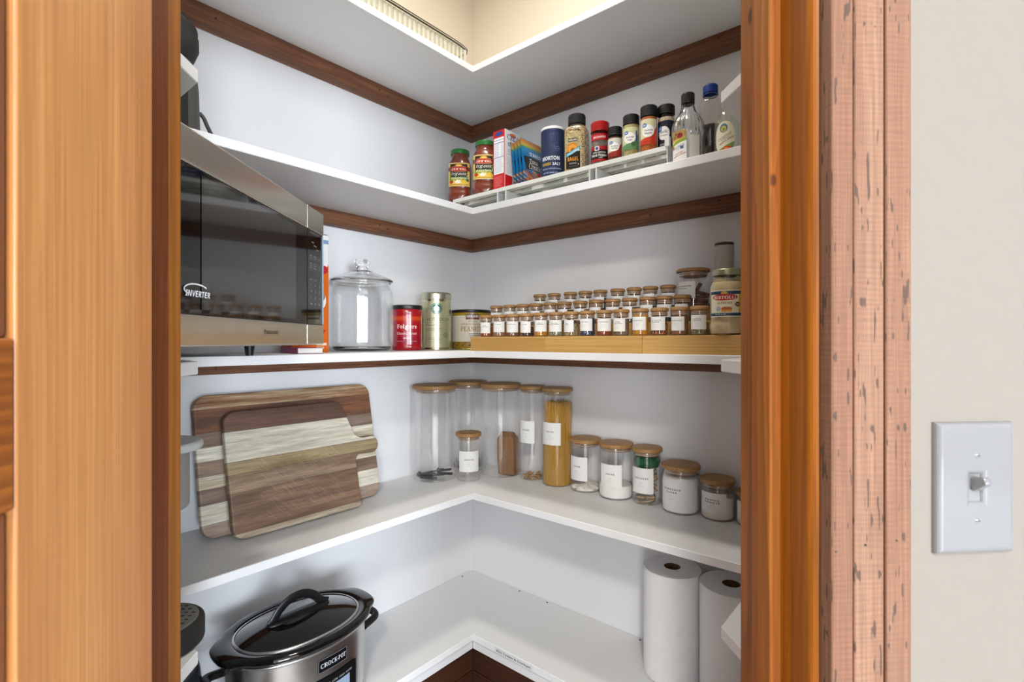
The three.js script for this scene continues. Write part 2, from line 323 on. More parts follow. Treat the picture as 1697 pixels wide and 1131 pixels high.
// shelves: two long boards and two short return boards on each level
const shelfWords = ['', 'topmost', 'second from the top, carrying the wire riser', 'middle, at eye level, carrying the microwave', 'fourth from the top, carrying the cutting boards', 'lowest, carrying the slow cooker'];
const zc = zs - 0.006;                                      // returns stop just short of the door wall
for (let i = 1; i <= 5; i++) {
  const t = thing('corner_shelf', 'white corner shelf, ' + shelfWords[i], 'shelf');
  const y0 = Y[i] - TH, y1 = Y[i], g = 0.0003, b = 0.0012;
  const kl = (zc - 0.542 - 1.1206) / 2, kr = (zc - 1.1064 - 0.5617) / 2;
  part('board', prism(planST([[0.001, 0.001], [D - g, 0.001], [D - g, T - 0.001], [0.001, T - 0.001]]), y0, y1, b), M.shelf, t);
  part('board', prism(planST([[D + g, 0.001], [S - 0.001, 0.001], [S - 0.001, D - g], [D + g, D - g]]), y0, y1, b), M.shelf, t);
  part('board', prism(planST([[D + g, 1.1206], [0.542, 1.1206], [0.542 + kl, 1.1206 + kl], [zc - T, T - 0.001], [D + g, T - 0.001]]), y0, y1, b), M.shelf, t);
  part('board', prism(planST([[1.1064, D + g], [S - 0.001, D + g], [S - 0.001, zc - S], [1.1064 + kr, 0.5617 + kr], [1.1064, 0.5617]]), y0, y1, b), M.shelf, t);
  if (i === 5) {
    const sc = new THREE.CylinderGeometry(0.003, 0.003, 0.001, 12);
    for (const q of [[0.012, 0.06], [0.245, 0.012], [0.365, 0.012], [0.012, 0.55], [0.7, 0.012]]) part('screw', sc, M.screw, t).position.copy(P(q[0], q[1], y1 + 0.0004));
    const tx = canvasTex(512, 80, (g2, w, h) => { rect(g2, 0, 0, w, h, '#d9dcdd'); say(g2, 'Rice Cooker & Crockpot', w / 2, h / 2 + 2, 44, '#1d1d1d', 'sans-serif', 'bold', 'center', 470); });
    const st = part('sticker', flat(0.135, 0.0145), printed(tx), t, 'pale label strip with black lettering on the shelf edge');
    st.position.copy(P(0.462, D + 0.0006, y0 + TH / 2)); st.rotation.y = RIGHT_WALL;
  }
}
// the base below the lowest shelf: a white rail, then dark planks down to the floor
{
  const y1 = Y[5] - TH, ins = 0.012;
  const rail = new THREE.Group(); rail.name = 'trim_11'; scene.add(rail); rail.userData.kind = 'structure';
  const a = part('rail', box(1.0, 0.032, 0.018), M.panel, rail); a.position.copy(P(D - 0.021, D - 0.012 + 0.5, y1 - 0.032)); a.rotation.y = LEFT_WALL;
  const b = part('rail', box(0.8, 0.032, 0.018), M.panel, rail); b.position.copy(P(D - 0.012 + 0.4, D - 0.021, y1 - 0.032)); b.rotation.y = RIGHT_WALL;
  const wall = new THREE.Group(); wall.name = 'trim_12'; scene.add(wall); wall.userData.kind = 'structure';
  const n = 5, h = (y1 - 0.034) / n;
  for (let k = 0; k < n; k++) {
    const y = k * h, c = D - 0.035 + 0.002 * (k % 2);
    const p = part('plank', uvBox(box(0.82, h - 0.002, 0.018, 0, 0, 0, 0.002), 0, [k * 0.3, k * 0.17]), M.kick, wall); p.position.copy(P(c - 0.009, c + 0.41, y)); p.rotation.y = LEFT_WALL;
    const q = part('plank', uvBox(box(0.8, h - 0.002, 0.018, 0, 0, 0, 0.002), 0, [k * 0.2 + 1, k * 0.13 + 0.5]), M.kick, wall); q.position.copy(P(c + 0.4, c - 0.009, y)); q.rotation.y = RIGHT_WALL;
  }
}

// ───────────────────────── doorway ─────────────────────────
{
  const g = new THREE.Group(); g.name = 'door_1'; scene.add(g); g.userData.kind = 'structure';
  const x0 = OX - HALF, x1 = OX + HALF, dz = ZOUT - ZIN, zm = (ZIN + ZOUT) / 2, jt = 0.02;
  const roundJamb = sgn => {                                 // plan outline with a rounded room-side arris
    const sh = [], r = 0.009;
    const xi = sgn > 0 ? x1 : x0, xo = xi + sgn * jt;
    sh.push([xo, ZIN], [xi, ZIN]);
    for (let k = 0; k <= 6; k++) { const a = k / 6 * PI / 2; sh.push([xi + sgn * (r - r * Math.cos(a)), ZOUT - r + r * Math.sin(a)]); }
    sh.push([xo, ZOUT]);
    return uvBox(prism(sgn > 0 ? sh : sh.reverse(), 0, DOOR_H), 1, [sgn * 0.4, 0.1]);
  };
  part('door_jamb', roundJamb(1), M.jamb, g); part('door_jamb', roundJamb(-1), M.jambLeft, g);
  part('door_head', uvBox(box(2 * HALF + 0.04, 0.02, dz, OX, DOOR_H, zm), 0), M.jamb, g);
  const sw = 0.034, sz = 1.443 + sw / 2, sp = 0.0127;
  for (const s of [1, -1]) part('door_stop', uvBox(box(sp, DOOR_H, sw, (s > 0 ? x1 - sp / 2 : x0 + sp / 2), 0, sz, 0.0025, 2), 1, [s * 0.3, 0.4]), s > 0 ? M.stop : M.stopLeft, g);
  part('door_stop', uvBox(box(2 * HALF - 2 * sp, sp, sw, OX, DOOR_H - sp, sz, 0.002), 0), M.stop, g);
  // rough-sawn casing in three strips on each side
  const edges = [0.3014, 0.3222, 0.3518, 0.3775], thick = [0.0172, 0.0165, 0.0172];
  for (const s of [1, -1]) {
    const c = new THREE.Group(); c.name = s > 0 ? 'trim_13' : 'trim_14'; scene.add(c); c.userData.kind = 'structure';
    for (let k = 0; k < 3; k++) {
      const a = edges[k] + (k ? 0.0006 : 0), b = edges[k + 1] - 0.0006, w = b - a, xc = s > 0 ? (a + b) / 2 : 2 * OX - (a + b) / 2;
      part('casing_strip', uvBox(box(w, DOOR_H + 0.06, thick[k], xc, 0, ZOUT + thick[k] / 2, 0.0022, 2), 1, [k * 0.029 + s * 0.02, k * 0.37]), M.casing, c);
    }
    const nail = new THREE.CylinderGeometry(0.0009, 0.0009, 0.001, 10).rotateX(PI / 2);
    for (const q of [[0.305, 1.155], [0.333, 1.16], [0.362, 1.163], [0.331, 0.98]]) part('nail', nail, M.screw, c).position.set(s > 0 ? q[0] : 2 * OX - q[0], q[1], ZOUT + 0.0172);
  }
  const hc = struct('trim_15', uvBox(box(0.78, 0.078, 0.017, OX, DOOR_H + 0.062, ZOUT + 0.0085, 0.002), 0), M.casing);
}
{ // the open door: we see the face that looks into the pantry when shut
  const xf = -0.27, th = 0.035, zc0 = ZOUT + 0.002, wD = 0.6;
  const d = new THREE.Group(); d.name = 'door_2'; scene.add(d); d.userData.kind = 'structure';
  const st = 0.126, H0 = 0.012, H1 = 2.03, xm = xf - th / 2;
  part('stile', uvBox(box(th, H1 - H0, st, xm, H0, zc0 + st / 2, 0.002, 2), 1), M.door, d);
  part('stile', uvBox(box(th, H1 - H0, st, xm, H0, zc0 + wD - st / 2, 0.002, 2), 1, [0.3, 0.2]), M.door, d);
  const rails = [[0.012, 0.24], [1.245, 0.0965], [1.91, 0.12]];
  for (const [y, h] of rails) part('rail', uvBox(box(th, h, wD - 2 * st - 0.001, xm, y, zc0 + wD / 2, 0.002, 2), 2, [y, 0]), M.doorRail, d);
  const n = 5, pw = (wD - 2 * st) / n;
  for (const [a, b] of [[0.252, 1.245], [1.3415, 1.91]]) for (let k = 0; k < n; k++)
    part('plank', uvBox(box(th - 0.006, b - a, pw - 0.003, xm, a, zc0 + st + pw * (k + 0.5), 0.003, 2), 1, [k * 0.07, k * 0.3 + a]), M.doorPanel, d);
}
{ // toggle switch on the wall by the casing
  const t = thing('light_switch', 'white single toggle light switch plate on the cream wall', 'switch', [0.4516, EYE - 0.136, ZOUT + 0.0002]);
  const w = 0.0783, h = 0.1215, dep = 0.0062, sh = new THREE.Shape(), sw = 0.0098, hh = 0.0235;
  sh.moveTo(-w / 2, -h / 2); sh.lineTo(w / 2, -h / 2); sh.lineTo(w / 2, h / 2); sh.lineTo(-w / 2, h / 2); sh.closePath();
  const hole = new THREE.Path(); hole.moveTo(-sw / 2, -hh / 2); hole.lineTo(-sw / 2, hh / 2); hole.lineTo(sw / 2, hh / 2); hole.lineTo(sw / 2, -hh / 2); hole.closePath(); sh.holes.push(hole);
  part('plate', new THREE.ExtrudeGeometry(sh, { depth: 0.001, bevelEnabled: true, bevelThickness: dep - 0.001, bevelSize: 0.0055, bevelOffset: -0.0055, bevelSegments: 5 }), M.plate, t);
  part('surround', [box(sw + 0.008, hh + 0.008, 0.003, 0, -(hh + 0.008) / 2, 0.002, 0.0005)], M.plate, t);
  const tg = part('toggle', loft([[0.0042, 0, 0.0062, 5], [0.0040, 0.004, 0.0058, 5], [0.0034, 0.013, 0.0038, 5], [0.0030, 0.0145, 0.0030, 4], [0, 0.0147, 0, 4]], 24).rotateX(PI / 2), M.plate, t); tg.position.set(0, 0.003, 0.003); tg.rotation.x = -0.45;
  for (const s of [-1, 1]) { const sc = part('screw', [lathe([[0, 0.0012], [0.002, 0.0009], [0.0031, 0]].reverse(), 20).rotateX(PI / 2)], M.plate, t); sc.position.set(0, s * 0.0301, dep - 0.0002); part('slot', box(0.0046, 0.0007, 0.0004, 0, 0, 0, 0.0001), M.darkGrey, sc).position.set(0, -0.0003, 0.0011); }
}

// ───────────────────────── glass jars with bamboo lids ─────────────────────────
const CAM = new THREE.Vector2(camera.position.x, camera.position.z);
const facing = p => Math.atan2(CAM.x - p.x, CAM.y - p.z);    // turn that points local z at the doorway
function grains(cols, scale, s) {                              // a heap of small coloured grains
  const C = cols.map(hex);
  return data(128, 128, (u, v) => { const x = u * scale, y = v * scale, k = hash(Math.floor(x + noise(x * 2, y * 2, s)), Math.floor(y + noise(x * 2 + 9, y * 2, s)), s); const c = C[Math.floor(k * C.length) % C.length]; return c.map(q => q * (0.8 + 0.4 * noise(x * 3, y * 3, s + 5))); });
}
function filling(cols, scale = 40, s = 1) { const t = grains(cols, scale, s); t.wrapS = t.wrapT = THREE.RepeatWrapping; t.repeat.set(2, 1); return std({ map: t, roughness: 0.85, bumpMap: t, bumpScale: 0.0008 }); }
const powderTones = {
  rust: ['#8a4a22', '#94512a', '#7c401c'], tan: ['#8e6a48', '#987450', '#846040'], brown: ['#6f4a2e', '#7a5334', '#634026'],
  dark: ['#30241f', '#3c2d26', '#241a17', '#4c3b33'], mustard: ['#b07a14', '#bb861c', '#a66f0e'], herb: ['#6c6a52', '#8a8668', '#4f4e3c', '#a09c80'],
  seed: ['#9a8760', '#b5a17a', '#7d6b48', '#5f5138'], navy: ['#20293a', '#2d3a52', '#151b28', '#4a5a74'], paprika: ['#7f3a1a', '#8b431f', '#733315'],
  steak: ['#6b5848', '#7d6a5a', '#54453a', '#8b7a6c'], flake: ['#5a2416', '#7c3520', '#2c1712', '#b58a58', '#9c5a30'], cinnamon: ['#7d5136', '#875a3d', '#734a30'],
  pepper: ['#8b8560', '#6c6747', '#a7a27c', '#504c36'], green: ['#4c5236', '#5e6444', '#3b4029'],
};
const tone = {}; Object.keys(powderTones).forEach((k, i) => tone[k] = filling(powderTones[k], ['seed', 'herb', 'navy', 'flake', 'pepper', 'dark'].includes(k) ? 34 : 90, i + 3));
const lidGeo = (r, h) => uvBox(lathe([[0, 0], [r - 0.0012, 0], [r, 0.0014], [r, h - 0.0025], [r - 0.0025, h], [0, h]], 48), 2, [0.04, 0.04]);
const plugMat = std({ color: 0x9a7049, roughness: 0.55 }), sealMat = phys({ color: 0xd9d2c4, roughness: 0.3, transmission: 0.4, thickness: 0 });
const paperAtlas = (cols, rows, px, list) => canvasTex(cols * px, rows * px, g => {
  rect(g, 0, 0, cols * px, rows * px, '#e9e9e6');
  list.forEach((e, i) => { const x = (i % cols + 0.5) * px, y = Math.floor(i / cols) * px; e(g, x, y, px); });
});
function cell(geo, i, cols, rows) { const uv = geo.attributes.uv, c = i % cols, r = Math.floor(i / cols); for (let k = 0; k < uv.count; k++) uv.setXY(k, (c + uv.getX(k)) / cols, 1 - (r + 1 - uv.getY(k)) / rows); return geo; }

// spices: three tiers of small jars
const rowNames = [
  ['TACO|SEASONING', 'CUMIN', 'CORIANDER', 'CLOVES', 'CURRY|POWDER', 'ITALIAN|SEASONING', 'DILL|SEED', 'SEA SALT', 'PAPRIKA', 'STEAK|SEASONING', 'TURMERIC', 'RED PEPPER|FLAKES', 'CINNAMON', 'LEMON|PEPPER'],
  ['GARLIC', 'PARSLEY', 'SAGE', 'GINGER', 'ONION', 'MINT', 'OREGANO', 'NUTMEG', 'ROSEMARY', 'BASIL', 'HERB SALTS', 'THYME', 'CHIVES'],
  ['ALLSPICE', 'CAYENNE', 'TARRAGON', 'FENNEL', 'MUSTARD', 'SAFFRON', 'ANISE', 'CELERY', 'MACE'],
];
const allNames = rowNames.flat();
const spiceAtlas = printed(paperAtlas(6, 6, 128, allNames.map(n => (g, x, y, p) => {
  const L = n.split('|'); L.forEach((q, i) => spaced(g, q, x - 8, y + 36 + i * 15, q.length > 8 ? 12 : 14, 2, '#3c3c3c', 'sans-serif', 'bold'));
  const b = y + 62 + (L.length - 1) * 9; for (const [o, w] of [[0, 46], [11, 26], [25, 44]]) rect(g, x - 8 - w / 2, b + o, w, 2, '#b9b9b9');
})), { roughness: 0.7 });
const SR = 0.0194, SH = 0.0645;
const spiceGlass = lathe([[0, 0.0004], [SR - 0.003, 0.0004], [SR - 0.0006, 0.0016], [SR, 0.004], [SR, SH - 0.011], [SR - 0.0006, SH - 0.0088]], 40);
const spiceLid = lidGeo(0.0206, 0.0086), spicePlug = lathe([[0, 0], [0.0165, 0], [0.0172, 0.001], [0.0172, 0.0105]], 32);
const spiceSeal = [0.0025, 0.0065].map(y => new THREE.TorusGeometry(0.0176, 0.0009, 8, 32).rotateX(PI / 2).translate(0, y, 0));
const spiceSealGeo = merge(spiceSeal);
const fillGeo = h => lathe([[0, 0.0012], [SR - 0.0022, 0.0012], [SR - 0.001, 0.0035], [SR - 0.001, h], [SR - 0.004, h + 0.0012], [0, h + 0.0006]], 32);
const ordinals = ['first', 'second', 'third', 'fourth', 'fifth', 'sixth', 'seventh', 'eighth', 'ninth', 'tenth', 'eleventh', 'twelfth', 'thirteenth', 'fourteenth'];
const toneWords = { rust: 'rusty brown powder', tan: 'tan powder', brown: 'brown powder', dark: 'dark spice', mustard: 'mustard-yellow powder', herb: 'grey-green herbs', seed: 'pale seeds', navy: 'blue-black grains', paprika: 'red-brown powder', steak: 'grey-brown mix', flake: 'dark red flakes', cinnamon: 'cinnamon-brown powder', pepper: 'speckled olive mix', green: 'green herbs' };
const spiceRows = [
  { t: 0.265, y: 1.3525, s: [0.323, 0.376, 0.428, 0.479, 0.528, 0.579, 0.628, 0.677, 0.726, 0.773, 0.824, 0.872, 0.920, 0.965], f: ['rust', 'tan', 'brown', 'dark', 'mustard', 'herb', 'seed', 'navy', 'paprika', 'steak', 'mustard', 'flake', 'cinnamon', 'pepper'], h: [0.030, 0.034, 0.032, 0.026, 0.034, 0.03, 0.033, 0.046, 0.03, 0.038, 0.05, 0.03, 0.044, 0.03], d: [-14, -8, -14, -18, -2, -12, -32, -16, 2, -20, -14, -22, -18, -10], where: 'front row' },
  { t: 0.190, y: 1.386, s: [0.297, 0.352, 0.404, 0.455, 0.506, 0.556, 0.608, 0.659, 0.709, 0.758, 0.807, 0.852, 0.897], f: ['brown', 'green', 'dark', 'herb', 'tan', 'green', 'brown', 'paprika', 'herb', 'green', 'steak', 'dark', 'herb'], h: [], d: [-6, -16, -26, -18, -10, -40, -16, -20, -8, -32, -16, -12, -14], where: 'middle row' },
  { t: 0.115, y: 1.4205, s: [0.412, 0.467, 0.526, 0.578, 0.628, 0.683, 0.733, 0.780, 0.829], f: ['tan', 'paprika', 'green', 'brown', 'dark', 'rust', 'brown', 'dark', 'herb'], h: [], d: [-8, -28, -14, -20, -24, -6, -4, -26, -6], where: 'back row' },
];
{
  let n = 0;
  const proto = new THREE.Group();
  part('glass_body', spiceGlass, M.glass, proto);
  const lid = part('lid', spiceLid, M.lid, proto); lid.position.y = SH - 0.0086;
  part('lid_plug', spicePlug, plugMat, lid).position.y = -0.0105; part('seal_ring', spiceSealGeo, sealMat, lid).position.y = -0.0105;
  spiceRows.forEach((R, k) => R.s.forEach((s, i) => {
    const p = P(s, R.t, R.y + 0.0002), o = proto.clone();
    o.name = numbered('spice_jar'); scene.add(o); o.position.copy(p); o.rotation.y = facing(p) + R.d[i] * PI / 180;
    const from = `${ordinals[i]} in the ${R.where} counted from the nut can`;
    o.userData = { label: `spice jar with ${toneWords[R.f[i]]}, ${from}`, category: 'spice jar', group: 'spice jars on the bamboo steps' };
    const h = R.h[i] || rr(0.026, 0.042);
    part('contents', fillGeo(h), tone[R.f[i]], o);
    const half = 0.95 + 0.1 * ((i * 7) % 3 - 1);
    part('label', cell(wrap(SR + 0.0002, 0.0315, 0.0118 + 0.0012 * ((i * 5) % 3 - 1), half), n, 6, 6), spiceAtlas, o);
    o.children.find(c => c.name === 'lid').rotation.y = rnd() * 6;
    n++;
  }));
}
// bamboo steps in three sections that slide together
{
  const secs = [[0.291, 0.5655], [0.5665, 0.8445], [0.8455, 1.20]];
  secs.forEach(([a, b], i) => {
    const o = thing('spice_step_rack', ['bamboo step rack section, shortest one beside the nut can', 'bamboo step rack section between two other sections', 'bamboo step rack section under the alfredo jar'][i], 'rack', P((a + b) / 2, 0, Y[3] + 0.0003), RIGHT_WALL, 'bamboo step rack sections');
    const w = b - a, off = [i * 0.03, i * 0.21], f = 0.010;
    const st = [[0.300, 0.0415], [0.2315, 0.075], [0.1565, 0.1095], [0.055]];
    for (let k = 0; k < 3; k++) {
      const z1 = st[k][0], z0 = st[k + 1][0], y1 = st[k][1], yb = k ? st[k - 1][1] : 0;
      part('step', uvBox(box(w, 0.008, z1 - z0 - 0.0002, 0, y1 - 0.008, (z1 + z0) / 2, 0.0012), 0, off), M.bamboo, o);
      part('front_board', uvBox(box(w, y1 - 0.0082 - yb, f, 0, yb + 0.0001, z1 - f / 2, 0.0008), 0, [off[0] + k * 0.02, off[1]]), M.bamboo, o);
    }
  });
}
// larger storage jars
const jarWords = [null, null, null,
  (g, x, y, p) => { spaced(g, 'CEREAL', x, y + 105, 24, 5, '#2c2c2c', 'sans-serif', 'bold'); }, (g, x, y) => spaced(g, 'PASTA', x, y + 105, 24, 5, '#2c2c2c', 'sans-serif', 'bold'), (g, x, y) => spaced(g, 'SNACKS', x, y + 105, 24, 5, '#2c2c2c', 'sans-serif', 'bold'),
  (g, x, y) => spaced(g, 'FLOUR', x, y + 105, 24, 5, '#2c2c2c', 'sans-serif', 'bold'), (g, x, y) => spaced(g, 'SUGAR', x, y + 105, 24, 5, '#2c2c2c', 'sans-serif', 'bold'), (g, x, y) => spaced(g, 'CRACKERS', x, y + 105, 24, 5, '#2c2c2c', 'sans-serif', 'bold'),
  (g, x, y) => { spaced(g, 'POWDERED', x, y + 80, 25, 5, '#2c2c2c', 'sans-serif', 'bold'); spaced(g, 'SUGAR', x, y + 112, 25, 5, '#2c2c2c', 'sans-serif', 'bold'); },
  (g, x, y) => { spaced(g, 'BAKING', x, y + 90, 27, 5, '#2c2c2c', 'sans-serif', 'bold'); spaced(g, 'POWDER', x, y + 122, 27, 5, '#2c2c2c', 'sans-serif', 'bold'); },
  () => { }, (g, x, y) => { spaced(g, 'CINNAMON', x, y + 70, 26, 4, '#3a3a3a', 'sans-serif', 'bold'); spaced(g, 'STICKS', x, y + 104, 26, 4, '#3a3a3a', 'sans-serif', 'bold'); }];
const jarAtlas = printed(paperAtlas(4, 4, 256, jarWords.map(f => (g, x, y, p) => { if (!f) return; f(g, x, y, p); for (const [o, w] of [[146, 40], [160, 26], [182, 74]]) rect(g, x - w / 2, y + o, w, 2.5, '#b4b4b4'); })), { roughness: 0.7 });
function storageJar(label, s, t, y, r, h, lidH, i, lab) {
  const p = P(s, t, y + 0.0002), o = thing('storage_jar', label, 'jar', p, facing(p), 'glass storage jars with bamboo lids');
  const b = r - 0.0028;
  part('glass_body', lathe([[0, 0.0006], [b - 0.006, 0.0006], [b - 0.0015, 0.003], [b, 0.008], [b, h - lidH - 0.004], [b - 0.0008, h - lidH]], 56), M.glass, o);
  part('inner_wall', lathe([[b - 0.004, 0.004], [b - 0.0022, 0.009], [b - 0.0022, h - lidH - 0.001]], 56), M.glass, o);
  part('glass_foot', new THREE.TorusGeometry(b - 0.004, 0.0012, 8, 56).rotateX(PI / 2).translate(0, 0.002, 0), M.thickGlass, o);
  const lid = part('lid', lidGeo(r, lidH), M.lid, o); lid.position.y = h - lidH; lid.rotation.y = i * 1.3;
  part('lid_plug', lathe([[0, 0], [b - 0.006, 0], [b - 0.005, 0.0012], [b - 0.005, 0.011]], 40), plugMat, lid).position.y = -0.011;
  part('seal_ring', [0.0035, 0.008].map(q => new THREE.TorusGeometry(b - 0.0042, 0.0012, 8, 40).rotateX(PI / 2).translate(0, q, 0)), sealMat, lid).position.y = -0.011;
  if (lab) part('label', cell(wrap(b + 0.0003, lab[1] - lab[0], lab[0], lab[3] * PI / 180, lab[2] * PI / 180), i, 4, 4), jarAtlas, o);
  o.userData.b = undefined; delete o.userData.b;
  return o;
}
const Y4 = Y[4];
const J = {
  a: storageJar('tall empty glass jar with bamboo lid nearest the cutting boards', 0.081, 0.256, Y4, 0.0745, 0.309, 0.013, 0),
  b: storageJar('tall glass jar with bamboo lid tucked into the back corner', 0.072, 0.090, Y4, 0.068, 0.3115, 0.013, 1),
  c: storageJar('tall glass jar holding a brown paper bag of food', 0.214, 0.077, Y4, 0.0705, 0.3097, 0.013, 2),
  d: storageJar('narrow tall glass jar labelled CEREAL with a little cereal left', 0.333, 0.053, Y4, 0.0434, 0.3067, 0.012, 3, [0.121, 0.193, -31, 42]),
  e: storageJar('narrow tall glass jar labelled PASTA full of spaghetti', 0.436, 0.056, Y4, 0.0495, 0.3063, 0.012, 4, [0.129, 0.199, -30, 44]),
  f: storageJar('short empty glass jar labelled SNACKS in front of the tall jars', 0.183, 0.201, Y4, 0.0425, 0.1547, 0.012, 5, [0.032, 0.098, 3, 51]),
  g: storageJar('glass jar labelled FLOUR, a dusting of flour inside', 0.540, 0.053, Y4, 0.0478, 0.1583, 0.012, 6, [0.035, 0.106, -37, 43]),
  h: storageJar('glass jar labelled SUGAR, about one third full', 0.645, 0.056, Y4, 0.0508, 0.1586, 0.012, 7, [0.034, 0.101, -21, 41]),
  i: storageJar('glass jar labelled CRACKERS with broken crackers and a green bag', 0.738, 0.047, Y4, 0.0424, 0.1559, 0.012, 8, [0.032, 0.102, -25, 51]),
  j: storageJar('glass jar labelled POWDERED SUGAR, full of white powder', 0.839, 0.056, Y4, 0.0502, 0.1255, 0.012, 9, [0.022, 0.084, -30, 45]),
  k: storageJar('short glass jar labelled BAKING POWDER beside the powdered sugar', 0.934, 0.049, Y4, 0.0432, 0.1025, 0.011, 10, [0.02, 0.071, -21, 51]),
  l: storageJar('shortest glass jar, last of the row beside the door frame', 1.0165, 0.048, Y4, 0.038, 0.0834, 0.010, 11, [0.014, 0.06, -20, 50]),
  m: storageJar('glass jar of cinnamon sticks on the top bamboo step', 0.889, 0.1, 1.4205, 0.0412, 0.1022, 0.0085, 12, [0.026, 0.068, -42, 50]),
};
const heap = (r, h0, h1, n = 5, rough = 0.1) => {                 // a settled powder with an uneven top
  const g = lathe([[0, 0.0022], [r - 0.005, 0.0022], [r - 0.001, 0.006], [r, 0.009], [r, h0], [r * 0.8, h0 + (h1 - h0) * 0.4], [r * 0.4, h0 + (h1 - h0) * 0.85], [0, h1]], 40), q = g.attributes.position;
  for (let i = 0; i < q.count; i++) if (q.getY(i) >= h0 - 1e-6) q.setY(i, q.getY(i) + rough * r * (noise(q.getX(i) * 60 + 50, q.getZ(i) * 60 + 50, n) - 0.5));
  g.computeVertexNormals(); return g;
};
const flourMat = std({ color: new THREE.Color(0.80, 0.76, 0.68), roughness: 0.95 }), sugarMat = std({ color: new THREE.Color(0.82, 0.81, 0.78), roughness: 0.9 }), powderMat = std({ color: new THREE.Color(0.84, 0.83, 0.81), roughness: 0.95 });
{ // what the jars hold, each a part of its jar
  const clipMat = std({ color: 0x24272a, roughness: 0.3 });
  // two black bag clips and a pair of black ties in the first tall jar
  const clip = (x, z, turn, L) => { const g = [box(L, 0.006, 0.01, 0, 0.003, 0, 0.002, 2), box(L * 0.96, 0.005, 0.009, 0, 0.012, 0, 0.002, 2).rotateZ(0.09), tube([[-L / 2, 0.006, 0], [-L / 2 - 0.008, 0.011, 0], [-L / 2, 0.017, 0]], 0.003)]; const m = merge(g); m.rotateY(turn).translate(x, 0.001, z); return m; };
  part('bag_clip', clip(-0.008, 0.008, 0.2, 0.084).scale(1, 1.35, 1.2), clipMat, J.a); part('bag_clip', clip(-0.02, 0.034, -0.35, 0.055).scale(1, 1.35, 1.2), clipMat, J.a); part('bag_clip', clip(0.036, 0.014, -0.75, 0.058).scale(1, 1.35, 1).rotateZ(0.14), M.black, J.a);
  // dark pieces in the corner jar
  const chunk = std({ color: 0x33261f, roughness: 0.6 });
  for (const [x, z, s, a] of [[-0.042, 0.012, 0.7, 0.4], [-0.03, 0.03, 0.62, 1.2], [0.038, 0.012, 0.66, 2.2], [-0.02, -0.01, 0.75, 0.2]]) part('dark_piece', loft([[0, 0.002, 0], [0.012 * s, 0.004, 0.01 * s], [0.015 * s, 0.016, 0.009 * s], [0.007 * s, 0.042 * s, 0.006], [0, 0.056 * s, 0]], 14, 2.6), chunk, J.b).position.set(x, 0, z), J.b.children.at(-1).rotation.y = a;
  // folded kraft paper bag
  const kraft = std({ map: wood({ px: 128, py: 256, w: 0.1, h: 0.2, a: '#8f673f', b: '#815a34', c: '#6d4a2a', rings: 60, wob: 1, fine: 0.2, dark: 0.3, s: 44 }), roughness: 0.6 });
  const bag = part('paper_bag', uvBox(loft([[0.024, 0, 0.020, 7], [0.026, 0.004, 0.022, 7], [0.027, 0.06, 0.022, 7], [0.026, 0.118, 0.021, 7], [0.022, 0.128, 0.012, 6], [0.020, 0.136, 0.006, 5], [0.017, 0.139, 0.002, 4]], 48, 2, (a, v) => 1 + 0.03 * Math.sin(a * 9) * v)), kraft, J.c); bag.scale.set(1.22, 1.02, 1.15); bag.position.set(0.03, 0.002, 0.012); bag.rotation.set(0, -0.5, 0.04);
  // cereal rings left in the bottom
  const oat = std({ color: 0xb08a5c, roughness: 0.85 }), ringG = new THREE.TorusGeometry(0.0045, 0.0022, 8, 14);
  const rings = []; for (let i = 0; i < 34; i++) { const a = rnd() * 6.3, q = Math.sqrt(rnd()) * 0.033; const g = ringG.clone().rotateX(PI / 2 + rr(-0.5, 0.5)).rotateY(rnd() * 6); rings.push(g.translate(q * Math.sin(a), 0.004 + (i % 3) * 0.0035, q * Math.cos(a))); }
  const ce = part('cereal', rings, oat, J.d); ce.userData.kind = 'stuff';
  // spaghetti, fanned a little and uneven on top
  const noodles = []; const nm = std({ color: 0xc0912f, roughness: 0.55 });
  for (let i = 0; i < 420; i++) { const a = i * 2.39996, q = 0.0435 * Math.sqrt((i + 0.5) / 420), L = rr(0.243, 0.262), tw = 0.05; const x = q * Math.cos(a), z = q * Math.sin(a), g = new THREE.CylinderGeometry(0.0012, 0.0012, L, 5, 1, true).translate(0, L / 2, 0); g.rotateX(rr(-tw, tw) * (1 - q / 0.05) * 0.6).rotateZ(rr(-tw, tw) * (1 - q / 0.05) * 0.6 - 0.012); noodles.push(g.translate(x, 0.002, z)); }
  const sp = part('spaghetti', noodles, nm, J.e); sp.userData.kind = 'stuff';
  part('pasta_core', cyl(0.041, 0.040, 0.236, 0, 0.0015, 0, 28), std({ color: 0xa87c22, roughness: 0.7 }), J.e);
  part('contents', heap(0.044, 0.012, 0.02, 3, 0.35), flourMat, J.g);
  part('contents', heap(0.047, 0.037, 0.038, 4, 0.02), sugarMat, J.h);
  // crackers stacked and broken, with the green bag above them
  const crk = std({ color: 0xa98a60, roughness: 0.85 });
  for (let i = 0; i < 26; i++) { const c = part('cracker', uvBox(loft([[0.022, 0, 0.013, 3], [0.023, 0.0015, 0.014, 3], [0.022, 0.0045, 0.013, 3]], 20)), crk, J.i); c.position.set(0.013 * Math.sin(i * 2.4), 0.007 + i * 0.0036, 0.013 * Math.cos(i * 2.4)); c.rotation.set(rr(-0.22, 0.22), rnd() * 6, rr(-0.22, 0.22)); }
  part('green_bag', loft([[0.02, 0.098, 0.02], [0.033, 0.103, 0.033], [0.036, 0.116, 0.036], [0.03, 0.128, 0.03], [0.0, 0.13, 0.0]], 40, 2, (a, v) => 1 + 0.05 * Math.sin(a * 7 + 3 * v)), std({ color: 0x1a5a36, roughness: 0.35 }), J.i);
  part('contents', heap(0.0468, 0.092, 0.096, 6, 0.12), powderMat, J.j);
  part('contents', heap(0.0398, 0.058, 0.06, 7, 0.15), flourMat, J.k);
